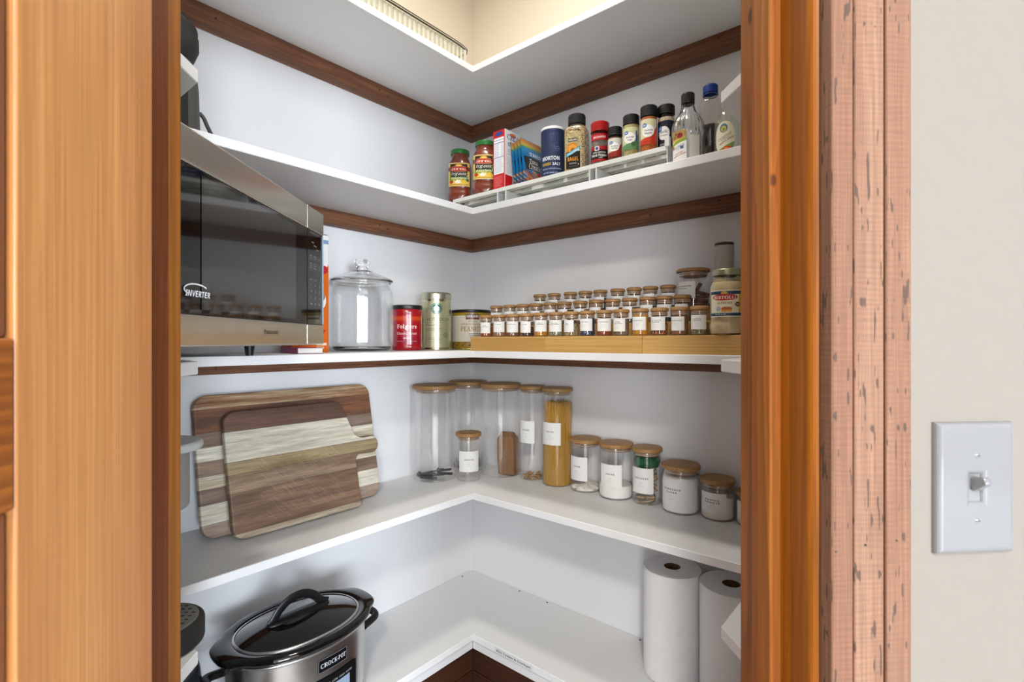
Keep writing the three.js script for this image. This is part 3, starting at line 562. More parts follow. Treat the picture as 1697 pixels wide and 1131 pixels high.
  part('contents', heap(0.0348, 0.056, 0.058, 8, 0.1), sugarMat, J.l);
  // cinnamon sticks
  const stick = std({ color: 0x6a4128, roughness: 0.75 });
  const stickG = L => { const sh = new THREE.Shape(); for (let k = 0; k <= 22; k++) { const a = k / 22 * 8.2, q = 0.0062 - 0.0004 * a; sh[k ? 'lineTo' : 'moveTo'](q * Math.cos(a), q * Math.sin(a)); } for (let k = 22; k >= 0; k--) { const a = k / 22 * 8.2, q = 0.0053 - 0.0004 * a; sh.lineTo(q * Math.cos(a), q * Math.sin(a)); } return new THREE.ExtrudeGeometry(sh, { depth: L, bevelEnabled: false }).translate(0, 0, -L / 2); };
  for (const [x, y, z, rx, ry, L] of [[0.008, 0.009, 0.012, 0, 1.5, 0.05], [0.012, 0.010, -0.004, 0, 1.7, 0.055], [0.01, 0.020, 0.006, 0.05, 1.35, 0.052], [0.014, 0.030, 0.004, -0.05, 1.6, 0.046], [0.004, 0.036, 0.012, -0.98, 0.9, 0.064], [0.02, 0.040, -0.004, 0.3, 1.2, 0.04]]) { const q = part('cinnamon_stick', stickG(L), stick, J.m); q.position.set(x, y, z); q.rotation.set(rx, ry, 0, 'YXZ'); }
}

// ───────────────────────── middle shelf, the arm along the left wall ─────────────────────────
const Y3 = Y[3] + 0.0002;
{ // big glass cookie jar
  const p = P(0.106, 0.553, Y3), o = thing('glass_canister', 'large clear glass canister with a knobbed glass lid', 'jar', p, 0.3);
  const out = curve([[0.070, 0.0], [0.079, 0.004], [0.0855, 0.016], [0.087, 0.04], [0.0868, 0.1], [0.087, 0.155], [0.0855, 0.172], [0.0795, 0.183], [0.0775, 0.187], [0.0795, 0.192], [0.081, 0.196]], 44);
  const inn = curve([[0.0785, 0.196], [0.0755, 0.19], [0.0745, 0.186], [0.0815, 0.172], [0.0832, 0.155], [0.0828, 0.1], [0.083, 0.04], [0.081, 0.018], [0.072, 0.009], [0.0, 0.0075]], 40);
  part('jar_body', [lathe([[0, 0.0005], ...out], 72), lathe([...inn].reverse(), 72)], M.jarGlass, o);
  part('jar_foot', lathe([[0, 0.0012], [0.07, 0.0012], ...curve([[0.0745, 0.003], [0.0815, 0.01], [0.081, 0.014], [0.072, 0.009]], 12), [0, 0.007]], 64), M.thickGlass, o);
  part('jar_lip', new THREE.TorusGeometry(0.0785, 0.0025, 12, 72).rotateX(PI / 2).translate(0, 0.194, 0), M.thickGlass, o);
  const lid = part('lid', lathe([[0, 0.2265], ...curve([[0.0, 0.2265], [0.026, 0.2245], [0.05, 0.2165], [0.072, 0.2055], [0.079, 0.1965]], 20), ...curve([[0.084, 0.197], [0.0865, 0.2], [0.084, 0.204], [0.074, 0.2085], [0.05, 0.219], [0.03, 0.2265], [0.026, 0.229], [0.0, 0.2295]], 30)], 72), M.thickGlass, o);
  part('knob', lathe([[0, 0.2297], ...curve([[0.016, 0.2297], [0.0165, 0.236], [0.0185, 0.243], [0.0215, 0.25], [0.021, 0.257], [0.017, 0.2612], [0.008, 0.2622], [0, 0.2612]], 26)], 48), M.thickGlass, lid);
}
{ // red coffee canister with a black lid
  const p = P(0.088, 0.376, Y3), o = thing('coffee_canister', 'red plastic coffee canister with a black lid', 'canister', p, facing(p) - 0.05);
  part('canister_body', loft([[0, 0], [0.043, 0], [0.0465, 0.003], [0.0475, 0.012], [0.0462, 0.016], [0.0458, 0.02], [0.0458, 0.108], [0.047, 0.113], [0.0475, 0.121], [0.0445, 0.128], [0.043, 0.13], [0, 0.13]], 64, 2.25), M.red, o);
  part('lid', loft([[0.044, 0.127], [0.0462, 0.128], [0.0465, 0.137], [0.045, 0.1402], [0.036, 0.1408], [0, 0.1405]], 64, 2.2), M.black, o);
  const tx = canvasTex(768, 560, (g, w, h) => {
    const gr = g.createLinearGradient(0, 0, 0, h); gr.addColorStop(0, '#c8361a'); gr.addColorStop(0.1, '#c0481e'); gr.addColorStop(0.22, '#a30d18'); gr.addColorStop(1, '#8c0b26'); g.fillStyle = gr; g.fillRect(0, 0, w, h);
    say(g, 'Folgers', w * 0.5, 214, 108, '#f4e9e4', 'serif', 'bold'); rect(g, w * 0.36, 284, w * 0.28, 2, '#e9b9b0'); say(g, 'Classic Roast', w * 0.5, 352, 68, '#f0d9d2', 'serif');
    rect(g, w * 0.34, 408, w * 0.32, 2, '#d8a49a'); rect(g, w * 0.42, 440, w * 0.16, 16, '#eee2da'); say(g, 'MEDIUM', w * 0.5, 448, 14, '#8c0b26', 'sans-serif', 'bold'); say(g, 'GROUND COFFEE', w * 0.32, 512, 20, '#e0bdb4'); say(g, 'NET WT 9.6 OZ', w * 0.68, 512, 20, '#e0bdb4');
  });
  part('label', wrapOn(0.0461, 0.0461, 2.25, 0.084, 0.0215, 1.25), phys({ map: tx, roughness: 0.25, clearcoat: 0.4 }), o);
}
{ // pale gold metal tin
  const p = P(0.091, 0.26, Y3), o = thing('cocoa_tin', 'tall pale gold metal tin with a round green emblem', 'tin', p, facing(p) + 0.02);
  part('tin_body', lathe([[0, 0], [0.0485, 0], [0.0495, 0.001], [0.0492, 0.003], [0.0492, 0.166], [0.048, 0.168], [0, 0.168]], 64), M.gold, o);
  part('lid', lathe([[0.0492, 0.165], [0.0508, 0.1655], [0.0508, 0.181], [0.0495, 0.1855], [0.045, 0.1874], [0.043, 0.1858], [0, 0.1858]], 64), phys({ color: new THREE.Color(0.6, 0.59, 0.44), metalness: 1, roughness: 0.32 }), o);
  const tx = canvasTex(512, 768, (g, w, h) => {
    rect(g, 0, 0, w, h, '#c4c39d'); oval(g, w / 2, 120, 92, 92, '#0c5a49'); oval(g, w / 2, 120, 80, 80, '#c9d2c4'); oval(g, w / 2, 120, 72, 72, '#0c5a49');
    g.fillStyle = '#dfe6dc'; g.beginPath(); g.ellipse(w / 2, 96, 22, 28, 0, 0, 7); g.fill(); g.beginPath(); g.moveTo(w / 2 - 12, 66); g.lineTo(w / 2, 48); g.lineTo(w / 2 + 12, 66); g.fill();
    g.strokeStyle = '#dfe6dc'; g.lineWidth = 6; for (const s of [-1, 1]) for (let k = 0; k < 4; k++) { g.beginPath(); g.moveTo(w / 2 + s * (20 + k * 9), 82 + k * 5); g.quadraticCurveTo(w / 2 + s * (30 + k * 9), 130, w / 2 + s * (16 + k * 10), 178 - k * 8); g.stroke(); }
    g.fillStyle = '#dfe6dc'; g.beginPath(); g.moveTo(w / 2 - 24, 126); g.lineTo(w / 2 + 24, 126); g.lineTo(w / 2 + 12, 186); g.lineTo(w / 2 - 12, 186); g.fill();
    say(g, 'HOT COCOA', w * 0.58, 300, 74, '#4b4c36', 'sans-serif', '', 'center', 400); rect(g, 60, 350, 330, 3, '#6a6a50'); for (const [y, q] of [[378, 180], [400, 240], [452, 300], [476, 220], [610, 260], [634, 280], [660, 240], [690, 270]]) rect(g, 64, y, q, 6, '#77765a');
    g.save(); g.translate(420, 560); g.rotate(PI / 4); rect(g, -36, -36, 72, 72, '#5d5c44'); rect(g, -28, -28, 56, 56, '#c4c39d'); rect(g, -10, -10, 20, 20, '#5d5c44'); g.restore();
  });
  part('label', wrap(0.0494, 0.15, 0.008, 1.05), phys({ map: tx, metalness: 0.6, roughness: 0.28, side: THREE.DoubleSide }), o);
}
{ // nut can
  const p = P(0.119, 0.122, Y3), o = thing('nut_can', 'wide can of peanuts with a cream label and black lid', 'can', p, facing(p) + 0.06);
  part('can_body', lathe([[0, 0], [0.066, 0], [0.0675, 0.001], [0.067, 0.004], [0.067, 0.128], [0.066, 0.129], [0, 0.129]], 72), phys({ color: new THREE.Color(0.70, 0.56, 0.18), metalness: 1, roughness: 0.25 }), o);
  part('lid', lathe([[0.0672, 0.1255], [0.0692, 0.126], [0.0695, 0.1335], [0.068, 0.1355], [0.06, 0.136], [0.058, 0.1345], [0, 0.1345]], 72), M.black, o);
  const tx = canvasTex(1024, 512, (g, w, h) => {
    rect(g, 0, 0, w, h, '#cfc7b6'); rect(g, 0, 0, w, 46, '#9a7c1e'); rect(g, 0, 46, w, 8, '#efe9da'); rect(g, 0, h - 96, w, 96, '#8d701c');
    for (let k = 0; k < 26; k++) oval(g, k * 41 + 12, h - 74 + (k % 3) * 14, 22, 12, ['#6b4a1c', '#a37a36', '#54391a'][k % 3]);
    rect(g, w / 2 - 118, 26, 236, 74, '#2b1512'); say(g, 'KIRKLAND', w / 2, 56, 46, '#f2ece0', 'sans-serif', 'bold', 'center', 210); rect(g, w / 2 - 112, 78, 224, 18, '#7c1c1c');
    say(g, 'SUPER EXTRA-LARGE', w / 2, 168, 40, '#8f7020', 'serif', 'bold', 'center', 420); say(g, 'VIRGINIA', w / 2, 128, 30, '#8f7020', 'serif', 'bold'); say(g, 'PEANUTS', w / 2, 236, 92, '#8a6a1a', 'serif', 'bold', 'center', 430);
    for (let k = 0; k < 4; k++) rect(g, w / 2 - 60 + k * 8, 300 + k * 22, 220 - k * 30, 10, '#4d463c');
  });
  part('label', wrap(0.0672, 0.121, 0.0045, 1.5), printed(tx, { roughness: 0.3 }), o);
}
{ // orange cereal box, seen edge on behind the oven
  const w = 0.055, h = 0.305, d = 0.1, o = thing('cereal_box', 'tall orange and white cereal box behind the microwave oven', 'box', P(0.147, 0.681 + d / 2, Y3), LEFT_WALL);
  const b = uvBox(box(d, h, w, 0, 0, -w / 2, 0.001));
  part('carton', b, std({ color: 0xc65a08, roughness: 0.45 }), o);
  const tx = canvasTex(384, 640, (g, W0, H0) => {
    rect(g, 0, 0, W0, H0, '#d8640a'); rect(g, 0, 0, W0, 150, '#e7e6e4'); rect(g, 0, 26, W0, 22, '#7d97b8'); g.fillStyle = '#e7e6e4'; g.beginPath(); g.moveTo(0, 150); g.lineTo(W0, 150); g.lineTo(W0, 158); g.quadraticCurveTo(W0 * 0.8, 240, 0, 260); g.fill();
    oval(g, W0 * 0.62, 360, 120, 62, '#efe9e2'); oval(g, W0 * 0.66, 340, 90, 34, '#6d4a30'); oval(g, W0 * 0.88, 190, 40, 22, '#b5202a'); g.fillStyle = '#c81e1e'; g.beginPath(); g.moveTo(W0 - 100, 500); g.lineTo(W0 - 30, 525); g.lineTo(W0 - 100, 560); g.fill(); rect(g, W0 - 130, 590, 110, 14, '#f0dcc4'); rect(g, W0 - 130, 612, 80, 10, '#f0dcc4');
  });
  part('front_print', flat(d - 0.002, h - 0.002).translate(0, h / 2, 0.0004), printed(tx, { roughness: 0.4 }), o);
  part('top_flap', box(d - 0.004, 0.002, w - 0.006, 0, h, -w / 2, 0.0005), M.darkGrey, o);
}
{ // book lying under the oven
  const p = P(0.205, 0.785, Y3), o = thing('paperback_book', 'thin magenta paperback book lying under the microwave oven', 'book', p, 0.62);
  part('pages', box(0.0555, 0.0115, 0.12, 0, 0.0012, -0.001, 0.0004), std({ color: 0xdedcd6, roughness: 0.9 }), o);
  part('cover', [box(0.0575, 0.0011, 0.122, 0, 0, -0.001, 0.0003), box(0.0575, 0.0011, 0.122, 0, 0.0128, -0.001, 0.0003), box(0.0012, 0.0128, 0.122, -0.029, 0.0005, -0.001, 0.0003)], std({ color: 0x8e1f5e, roughness: 0.4 }), o);
}

{ // microwave oven, set across the corner of the middle shelf and facing the middle of the pantry
  const w = 0.488, h = 0.28, d = 0.34, o = thing('microwave_oven', 'large stainless steel microwave oven with a black glass door', 'microwave', [-0.3479, Y[3] + 0.0003, 1.0679], 84.55 * PI / 180);
  const f = 0.0215, fw = 0.018;                                 // feet, thickness of the front
  part('cabinet', box(w - 0.006, h - 0.004, d - fw, 0, f + 0.002, -fw - (d - fw) / 2, 0.006, 2), std({ color: 0x9fa19f, metalness: 0.7, roughness: 0.4 }), o);
  for (const [x, z] of [[-0.2, -0.09], [0.155, -0.115], [-0.2, -0.29], [0.19, -0.29]]) part('foot', cyl(0.007, 0.010, f, x, 0, z, 20), M.black, o);
  const xs = w / 2 - 0.086, top = 0.047, bot = 0.042, y0 = f, y1 = f + h;    // xs: seam between door and control panel
  const door = part('door', [box(xs + w / 2 - 0.001, top, fw, (-w / 2 + xs) / 2, y1 - top, -fw / 2, 0.003, 2), box(xs + w / 2 - 0.001, bot, fw, (-w / 2 + xs) / 2, y0, -fw / 2, 0.003, 2)], M.steel, o);
  part('door_glass', box(xs + w / 2 - 0.001, h - top - bot - 0.001, fw - 0.001, (-w / 2 + xs) / 2, y0 + bot + 0.0005, -fw / 2 - 0.0006, 0.001), M.blackGloss, door);
  const mesh = canvasTex(512, 512, (g, W0, H0) => { rect(g, 0, 0, W0, H0, '#1d1d1c'); g.fillStyle = '#3c3d3a'; for (let y = 0; y < H0; y += 6) for (let x = 0; x < W0; x += 6) { g.beginPath(); g.arc(x + (y / 6 % 2) * 3, y, 1.7, 0, 7); g.fill(); } });
  part('window_mesh', flat(0.290, h - top - bot - 0.014).translate((-w / 2 + xs) / 2 + 0.002, y0 + bot + (h - top - bot) / 2, -0.0002), phys({ map: mesh, roughness: 0.1, clearcoat: 1, clearcoatRoughness: 0.04 }), door);
  const ink = (W1, H1, draw, col) => { const t = canvasTex(W1, H1, (g, W0, H0) => { rect(g, 0, 0, W0, H0, '#000'); draw(g, W0, H0); }); t.colorSpace = THREE.NoColorSpace; return std({ color: col, alphaMap: t, transparent: true, roughness: 0.4 }); };
  part('door_print', flat(0.064, 0.024).translate(-w / 2 + 0.05, y0 + bot + 0.031, 0.0003), ink(512, 192, (g) => { g.save(); g.transform(1, 0, -0.18, 1, 20, 0); say(g, 'INVERTER', 262, 130, 88, '#fff', 'sans-serif', 'bold', 'center', 430); g.restore(); g.strokeStyle = '#fff'; g.lineWidth = 15; g.beginPath(); g.ellipse(230, 92, 200, 62, 0, PI * 0.75, PI * 1.82); g.stroke(); }, 0xe3e8ec), door);
  part('nameplate', flat(0.064, 0.015).translate(0.006, y0 + bot / 2 + 0.002, 0.0004), ink(512, 128, (g, W0, H0) => say(g, 'Panasonic', W0 / 2, H0 / 2, 88, '#fff', 'sans-serif', '', 'center', 440), 0x1c1b1a), door);
  const cp = part('control_panel', [box(0.0845, top, fw, xs + 0.043, y1 - top, -fw / 2, 0.003, 2), box(0.0845, bot, fw, xs + 0.043, y0, -fw / 2, 0.003, 2), box(0.006, h - top - bot, fw, w / 2 - 0.004, y0 + bot, -fw / 2, 0.002, 2)], M.steel, o);
  const keys = canvasTex(384, 960, (g, W0, H0) => {
    rect(g, 0, 0, W0, H0, '#0a0a0a'); say(g, 'THE GENIUS SENSOR', W0 / 2 - 20, 26, 24, '#8f9089', 'sans-serif', '', 'center', 300);
    [['Power', 120], ['Defrost', 150], ['Clock', 182]].forEach(([q, y], i) => say(g, q, 130 + i * 60, y, 22, '#cfd0cc'));
    for (const y of [260, 282, 340, 362, 384, 505]) for (let k = 0; k < 3; k++) say(g, ['Sensor', 'Popcorn', 'Timer'][k], 90 + k * 105, y, 22, '#9a9b95');
    for (const y of [300, 405, 525, 590, 655, 720]) rect(g, 40, y, 310, 2, '#5d5e59');
    ['1', '2', '3', '4', '5', '6', '7', '8', '9'].forEach((q, i) => say(g, q, 90 + (i % 3) * 105, 558 + Math.floor(i / 3) * 65, 34, '#c4c5c0'));
    say(g, 'Stop', 90, 750, 26, '#c4c5c0'); say(g, '0', 195, 750, 34, '#c4c5c0'); say(g, 'Start', 300, 750, 26, '#c4c5c0');
  });
  part('keypad', flat(0.078, h - top - bot).translate(xs + 0.0395, y0 + bot + (h - top - bot) / 2, -0.0006), phys({ map: keys, roughness: 0.07, clearcoat: 0.6 }), cp);
  part('trim_bar', box(0.0022, h - top - bot - 0.004, 0.002, w / 2 - 0.0085, y0 + bot + 0.002, 0.0006, 0.0006), std({ color: 0x9fb2c2, roughness: 0.45 }), cp);
}

// ───────────────────────── second shelf: riser, sauces, packets, seasonings, bottles ─────────────────────────
const Y2 = Y[2] + 0.0002, DECK = 1.34 + 0.459;
{ // white slatted riser
  const o = thing('shelf_riser', 'white metal slatted shelf riser under the sauces and seasonings', 'rack', P(0, 0, Y2), RIGHT_WALL), dh = DECK - 0.0004 - Y2, s0 = 0.16, s1 = 0.882;
  for (const [z, w] of [[0.237, 0.024], [0.186, 0.024], [0.136, 0.024], [0.088, 0.022]]) {
    part('slat', [box(s1 - s0, 0.003, w, (s0 + s1) / 2, dh - 0.003, z, 0.0008), box(s1 - s0, 0.009, 0.002, (s0 + s1) / 2, dh - 0.0115, z + w / 2 - 0.001, 0.0006), box(s1 - s0, 0.007, 0.002, (s0 + s1) / 2, dh - 0.0095, z - w / 2 + 0.001, 0.0006)], M.rack, o);
  }
  const leg = x => [prism([[0, 0], [0.0018, 0], [0.0018, 0.16], [0, 0.16]], 0, dh - 0.0118).translate(x, 0, 0.086), box(0.005, dh - 0.0118, 0.004, x + 0.001, 0, 0.247, 0.0008)];
  for (const x of [0.352, 0.384, 0.672, 0.692]) part('leg', leg(x), M.rackSide, o);
  part('leg', leg(s0 + 0.004), M.rackSide, o);
  part('end_panel', box(0.0024, dh - 0.0005, 0.172, s1 + 0.0014, 0, 0.163, 0.0006), M.rackSide, o);
  part('end_clip', box(0.012, 0.024, 0.012, s1 + 0.002, dh - 0.004, 0.246, 0.002, 2), M.rack, o);
}
const sauceTex = canvasTex(640, 640, (g, w, h) => {
  rect(g, 0, 0, w, h, '#e9d9a0'); rect(g, 14, 14, w - 28, h - 28, '#d8ab35'); rect(g, 26, 26, w - 52, h - 52, '#e3bd55'); rect(g, 110, 30, w - 220, 380, '#221d16');
  for (let k = 0; k < 130; k++) rect(g, 60 + rnd() * (w - 150), 370 + rnd() * 110, 28, 13, ['#4c8a35', '#6aa84a', '#2f6b2a'][k % 3]);
  oval(g, w / 2, 88, 52, 52, '#d99a1c'); oval(g, w / 2, 80, 25, 27, '#f0cf6a'); oval(g, w / 2, 168, 226, 74, '#e0b84a'); oval(g, w / 2, 168, 218, 68, '#bb231d'); say(g, 'BERTOLLI', w / 2, 172, 76, '#f5e8d4', 'serif', 'bold', 'center', 380);
  say(g, 'Organic', w / 2, 300, 100, '#f3efe6', 'serif', 'italic', 'center', 350); say(g, 'TRADITIONAL', w / 2, 414, 46, '#eef2d8', 'serif', 'bold', 'center', 400);
  oval(g, 150, 520, 70, 50, '#b8301a'); oval(g, 178, 482, 20, 14, '#3f7a2c'); oval(g, 305, 520, 42, 44, '#efe8d8'); rect(g, 299, 452, 12, 38, '#e8dfc8'); oval(g, 430, 515, 68, 50, '#e0b91c'); oval(g, 545, 470, 50, 42, '#3e4f5a'); oval(g, 545, 385, 44, 44, '#e8ece8'); oval(g, 545, 385, 34, 34, '#5c9a5a'); rect(g, 80, 590, w - 160, 20, '#a8760e');
});
const sauce = phys({ color: 0x742a0c, roughness: 0.3, clearcoat: 0.9, clearcoatRoughness: 0.05 });
function sauceJar(label, s, t, turn) {
  const p = P(s, t, DECK), o = thing('sauce_jar', label, 'jar', p, facing(p) + turn, 'pasta sauce jars');
  const prof = [[0, 0], [0.034, 0], [0.0375, 0.003], [0.0392, 0.012], [0.0392, 0.022], [0.0365, 0.034], [0.0365, 0.042], [0.0372, 0.048], [0.0386, 0.1], [0.0384, 0.116], [0.0345, 0.133], [0.0295, 0.144], [0.0285, 0.152], [0.0285, 0.16]];
  part('jar_body', loft([[0, 0, 0], ...curve(prof.slice(1), 50)].map(r => [r[0], r[1], r[0], 2 + 1.1 * smooth(0, 0.02, r[1]) * (1 - smooth(0.1, 0.15, r[1]))]), 64), sauce, o);
  part('lid', [lathe([[0.0295, 0.1565], [0.0312, 0.157], [0.0312, 0.168], [0.0302, 0.1708], [0.027, 0.1716], [0, 0.171]], 56)], std({ color: 0x2e7a3a, roughness: 0.35, metalness: 0.2 }), o);
  part('label', wrapOn(0.0388, 0.0388, 3.0, 0.076, 0.045, 1.0), printed(sauceTex), o);
}
sauceJar('pasta sauce jar with green lid nearest the back corner', 0.148, 0.205, -0.12);
sauceJar('pasta sauce jar with green lid half hidden by the red box', 0.262, 0.205, -0.12);
{ // red box of hot cereal
  const w = 0.047, h = 0.176, d = 0.125, o = thing('hot_cereal_box', 'red and white box of hot cereal beside the sauce jars', 'box', P(0.354, 0.243, DECK), RIGHT_WALL);
  part('carton', box(w, h, d, 0, 0, -d / 2, 0.0008), std({ color: 0xd8d8d6, roughness: 0.5 }), o);
  const side = canvasTex(192, 720, (g, W0, H0) => { rect(g, 0, 0, W0, H0, '#c3171b'); rect(g, 14, 90, W0 - 28, 450, '#e9ebee'); oval(g, W0 / 2, 44, 62, 26, '#31408a'); for (const [y, q] of [[118, 6], [150, 8], [330, 8]]) rect(g, 18, y, W0 - 36, q, '#33417d'); for (let y = 168; y < 320; y += 20) { rect(g, 24, y, 70, 5, '#7a83a8'); rect(g, 130, y, 36, 5, '#7a83a8'); } for (let y = 350; y < 530; y += 14) rect(g, 24, y, 110 + 40 * hash(y, 1, 2), 4, '#9aa1bd'); for (let y = 570; y < 700; y += 13) rect(g, 22, y, 90 + 50 * hash(y, 3, 2), 4, '#e58a80'); });
  const face = canvasTex(512, 720, (g, W0, H0) => { rect(g, 0, 0, W0, H0, '#dedede'); oval(g, 150, 50, 60, 26, '#d8731f'); say(g, 'CREAM', 190, 84, 92, '#234a86', 'serif', 'bold', 'center', 300); say(g, 'of WHEAT', 220, 168, 86, '#234a86', 'serif', 'bold', 'center', 340); for (const y of [240, 262, 290]) rect(g, 50, y, 330, 7, '#8a93ad'); rect(g, 380, 330, 110, 300, '#a81f24'); oval(g, 330, 560, 150, 90, '#e8dfce'); oval(g, 330, 545, 120, 60, '#c9873a'); rect(g, 0, 560, 140, 160, '#c3171b'); for (let y = 340; y < 540; y += 20) rect(g, 40, y, 220, 5, '#9fa5b6'); });
  part('side_print', flat(w - 0.001, h - 0.001).translate(0, h / 2, 0.0003), printed(side), o);
  part('front_print', flat(d - 0.001, h - 0.001).rotateY(PI / 2).translate(w / 2 + 0.0003, h / 2, -d / 2), printed(face), o);
}
{ // foil pouches filed one behind the other
  const tx = canvasTex(512, 512, (g, w, h) => {
    rect(g, 0, 0, w, h, '#1f6fa8'); const bands = ['#c8823a', '#cfa04a', '#a9ad4a', '#5d8f56', '#2d7fae']; bands.forEach((c, i) => { const y = [0, 34, 58, 74, 90][i]; g.fillStyle = c; g.beginPath(); g.moveTo(0, y); g.bezierCurveTo(170, y + 16, 340, y - 10, w, y + 6); g.lineTo(w, y + 60); g.lineTo(0, y + 60); g.fill(); });
    say(g, 'STARKIST', w / 2 + 20, 156, 58, '#e7eef5', 'sans-serif', 'bold', 'center', 360); g.fillStyle = '#1d1b19'; g.beginPath(); g.moveTo(30, 200); g.bezierCurveTo(200, 170, 340, 210, w, 196); g.lineTo(w, 330); g.bezierCurveTo(340, 350, 180, 320, 60, 346); g.fill();
    say(g, 'Tuna', 210, 238, 72, '#efece6', 'serif', 'italic'); say(g, 'Creations', 280, 296, 84, '#efece6', 'serif', 'italic', 'center', 350);
    for (let k = 0; k < 70; k++) { g.strokeStyle = ['#9c4a2a', '#b0643a', '#bf875a', '#8a3a22', '#c79a6c'][k % 5]; g.lineWidth = 14; const x = rnd() * w, y = 360 + rnd() * 130; g.beginPath(); g.moveTo(x - 50, y - 20); g.quadraticCurveTo(x, y - 10, x + 60, y + 22); g.stroke(); } oval(g, 350, 368, 80, 24, '#b5282a');
  });
  const where = ['foil tuna pouch standing first, against the red box', 'foil tuna pouch standing second in the file of pouches', 'foil tuna pouch standing third in the file of pouches', 'foil tuna pouch standing in front, nearest the salt canister'];
  for (let i = 0; i < 4; i++) {
    const o = thing('food_pouch', where[i], 'pouch', P(0.398 + i * 0.0155, 0.165 + 0.004 * i, DECK), LEFT_WALL, 'foil tuna pouches');
    o.rotation.order = 'YXZ'; o.rotation.x = -0.10;
    const W0 = 0.118, H0 = 0.138, N = 16, sheet = (sg) => { const g = new THREE.PlaneGeometry(W0, H0, N, N), q = g.attributes.position; for (let k = 0; k < q.count; k++) { const x = q.getX(k), y = q.getY(k) + H0 / 2, b = Math.cos(x / W0 * PI) * Math.sin(Math.min(1, Math.max(0, (y - 0.004) / (H0 - 0.022))) * PI); q.setXYZ(k, x, y, sg * (0.0004 + 0.0055 * Math.pow(Math.max(0, b), 0.6))); } if (sg < 0) { g.index.array.reverse(); } g.computeVertexNormals(); return g; };
    part('pouch_front', sheet(1), phys({ map: tx, roughness: 0.3, clearcoat: 0.3 }), o); part('pouch_back', sheet(-1), std({ color: 0x21445f, roughness: 0.35 }), o);
  }
}
{ // salt
  const p = P(0.523, 0.2, DECK), o = thing('salt_canister', 'dark blue cardboard salt canister with a white top', 'canister', p, facing(p) - 0.16);
  part('tube', lathe([[0, 0], [0.0335, 0], [0.0345, 0.001], [0.0345, 0.139], [0, 0.139]], 56), std({ color: 0x1c2a4c, roughness: 0.5 }), o);
  part('lid', lathe([[0.0346, 0.137], [0.0349, 0.1375], [0.0349, 0.143], [0.0335, 0.1445], [0.032, 0.1432], [0, 0.1432]], 56), M.white, o);
  const tx = canvasTex(640, 920, (g, w, h) => {
    rect(g, 0, 0, w, h, '#1b2a4e'); g.strokeStyle = '#4b5c86'; g.lineWidth = 2.5; for (let k = 0; k < 80; k++) { const x = w * 0.42 + rnd() * 220, y = 50 + rnd() * 300; g.beginPath(); g.moveTo(x, y); g.lineTo(x - 22, y + 44); g.stroke(); }
    g.strokeStyle = '#7d8db4'; g.lineWidth = 4; g.beginPath(); g.ellipse(w * 0.70, 384, 46, 46, 0, 0, 7); g.stroke(); say(g, 'IODIZED', w * 0.70, 384, 18, '#9fb0d6');
    say(g, 'MORTON', w * 0.47, 566, 104, '#f1f3f6', 'sans-serif', 'bold', 'center', 400); say(g, 'IODIZED', w * 0.335, 680, 72, '#d9b52a', 'sans-serif', 'bold', 'center', 205); say(g, 'SALT', w * 0.665, 680, 76, '#eef0f4', 'sans-serif', 'bold', 'center', 160);
    say(g, 'THIS SALT SUPPLIES IODIDE', w * 0.5, 772, 34, '#b9c4de', 'sans-serif', 'bold', 'center', 420); say(g, 'NET WT 26 OZ (737 g)', w * 0.5, 852, 36, '#b9c4de', 'sans-serif', 'bold', 'center', 360);
  });
  part('label', wrap(0.0348, 0.132, 0.003, 1.3), printed(tx), o);
}
const seedTex = grains(['#cdbb85', '#b9a468', '#3a3226', '#d9caa0', '#8b6f46', '#1f1a16', '#c2a877', '#9b5f3a'], 26, 9); seedTex.wrapS = seedTex.wrapT = THREE.RepeatWrapping; seedTex.repeat.set(4, 3);
const seedMat = phys({ map: seedTex, roughness: 0.5, clearcoat: 0.6, clearcoatRoughness: 0.05 });
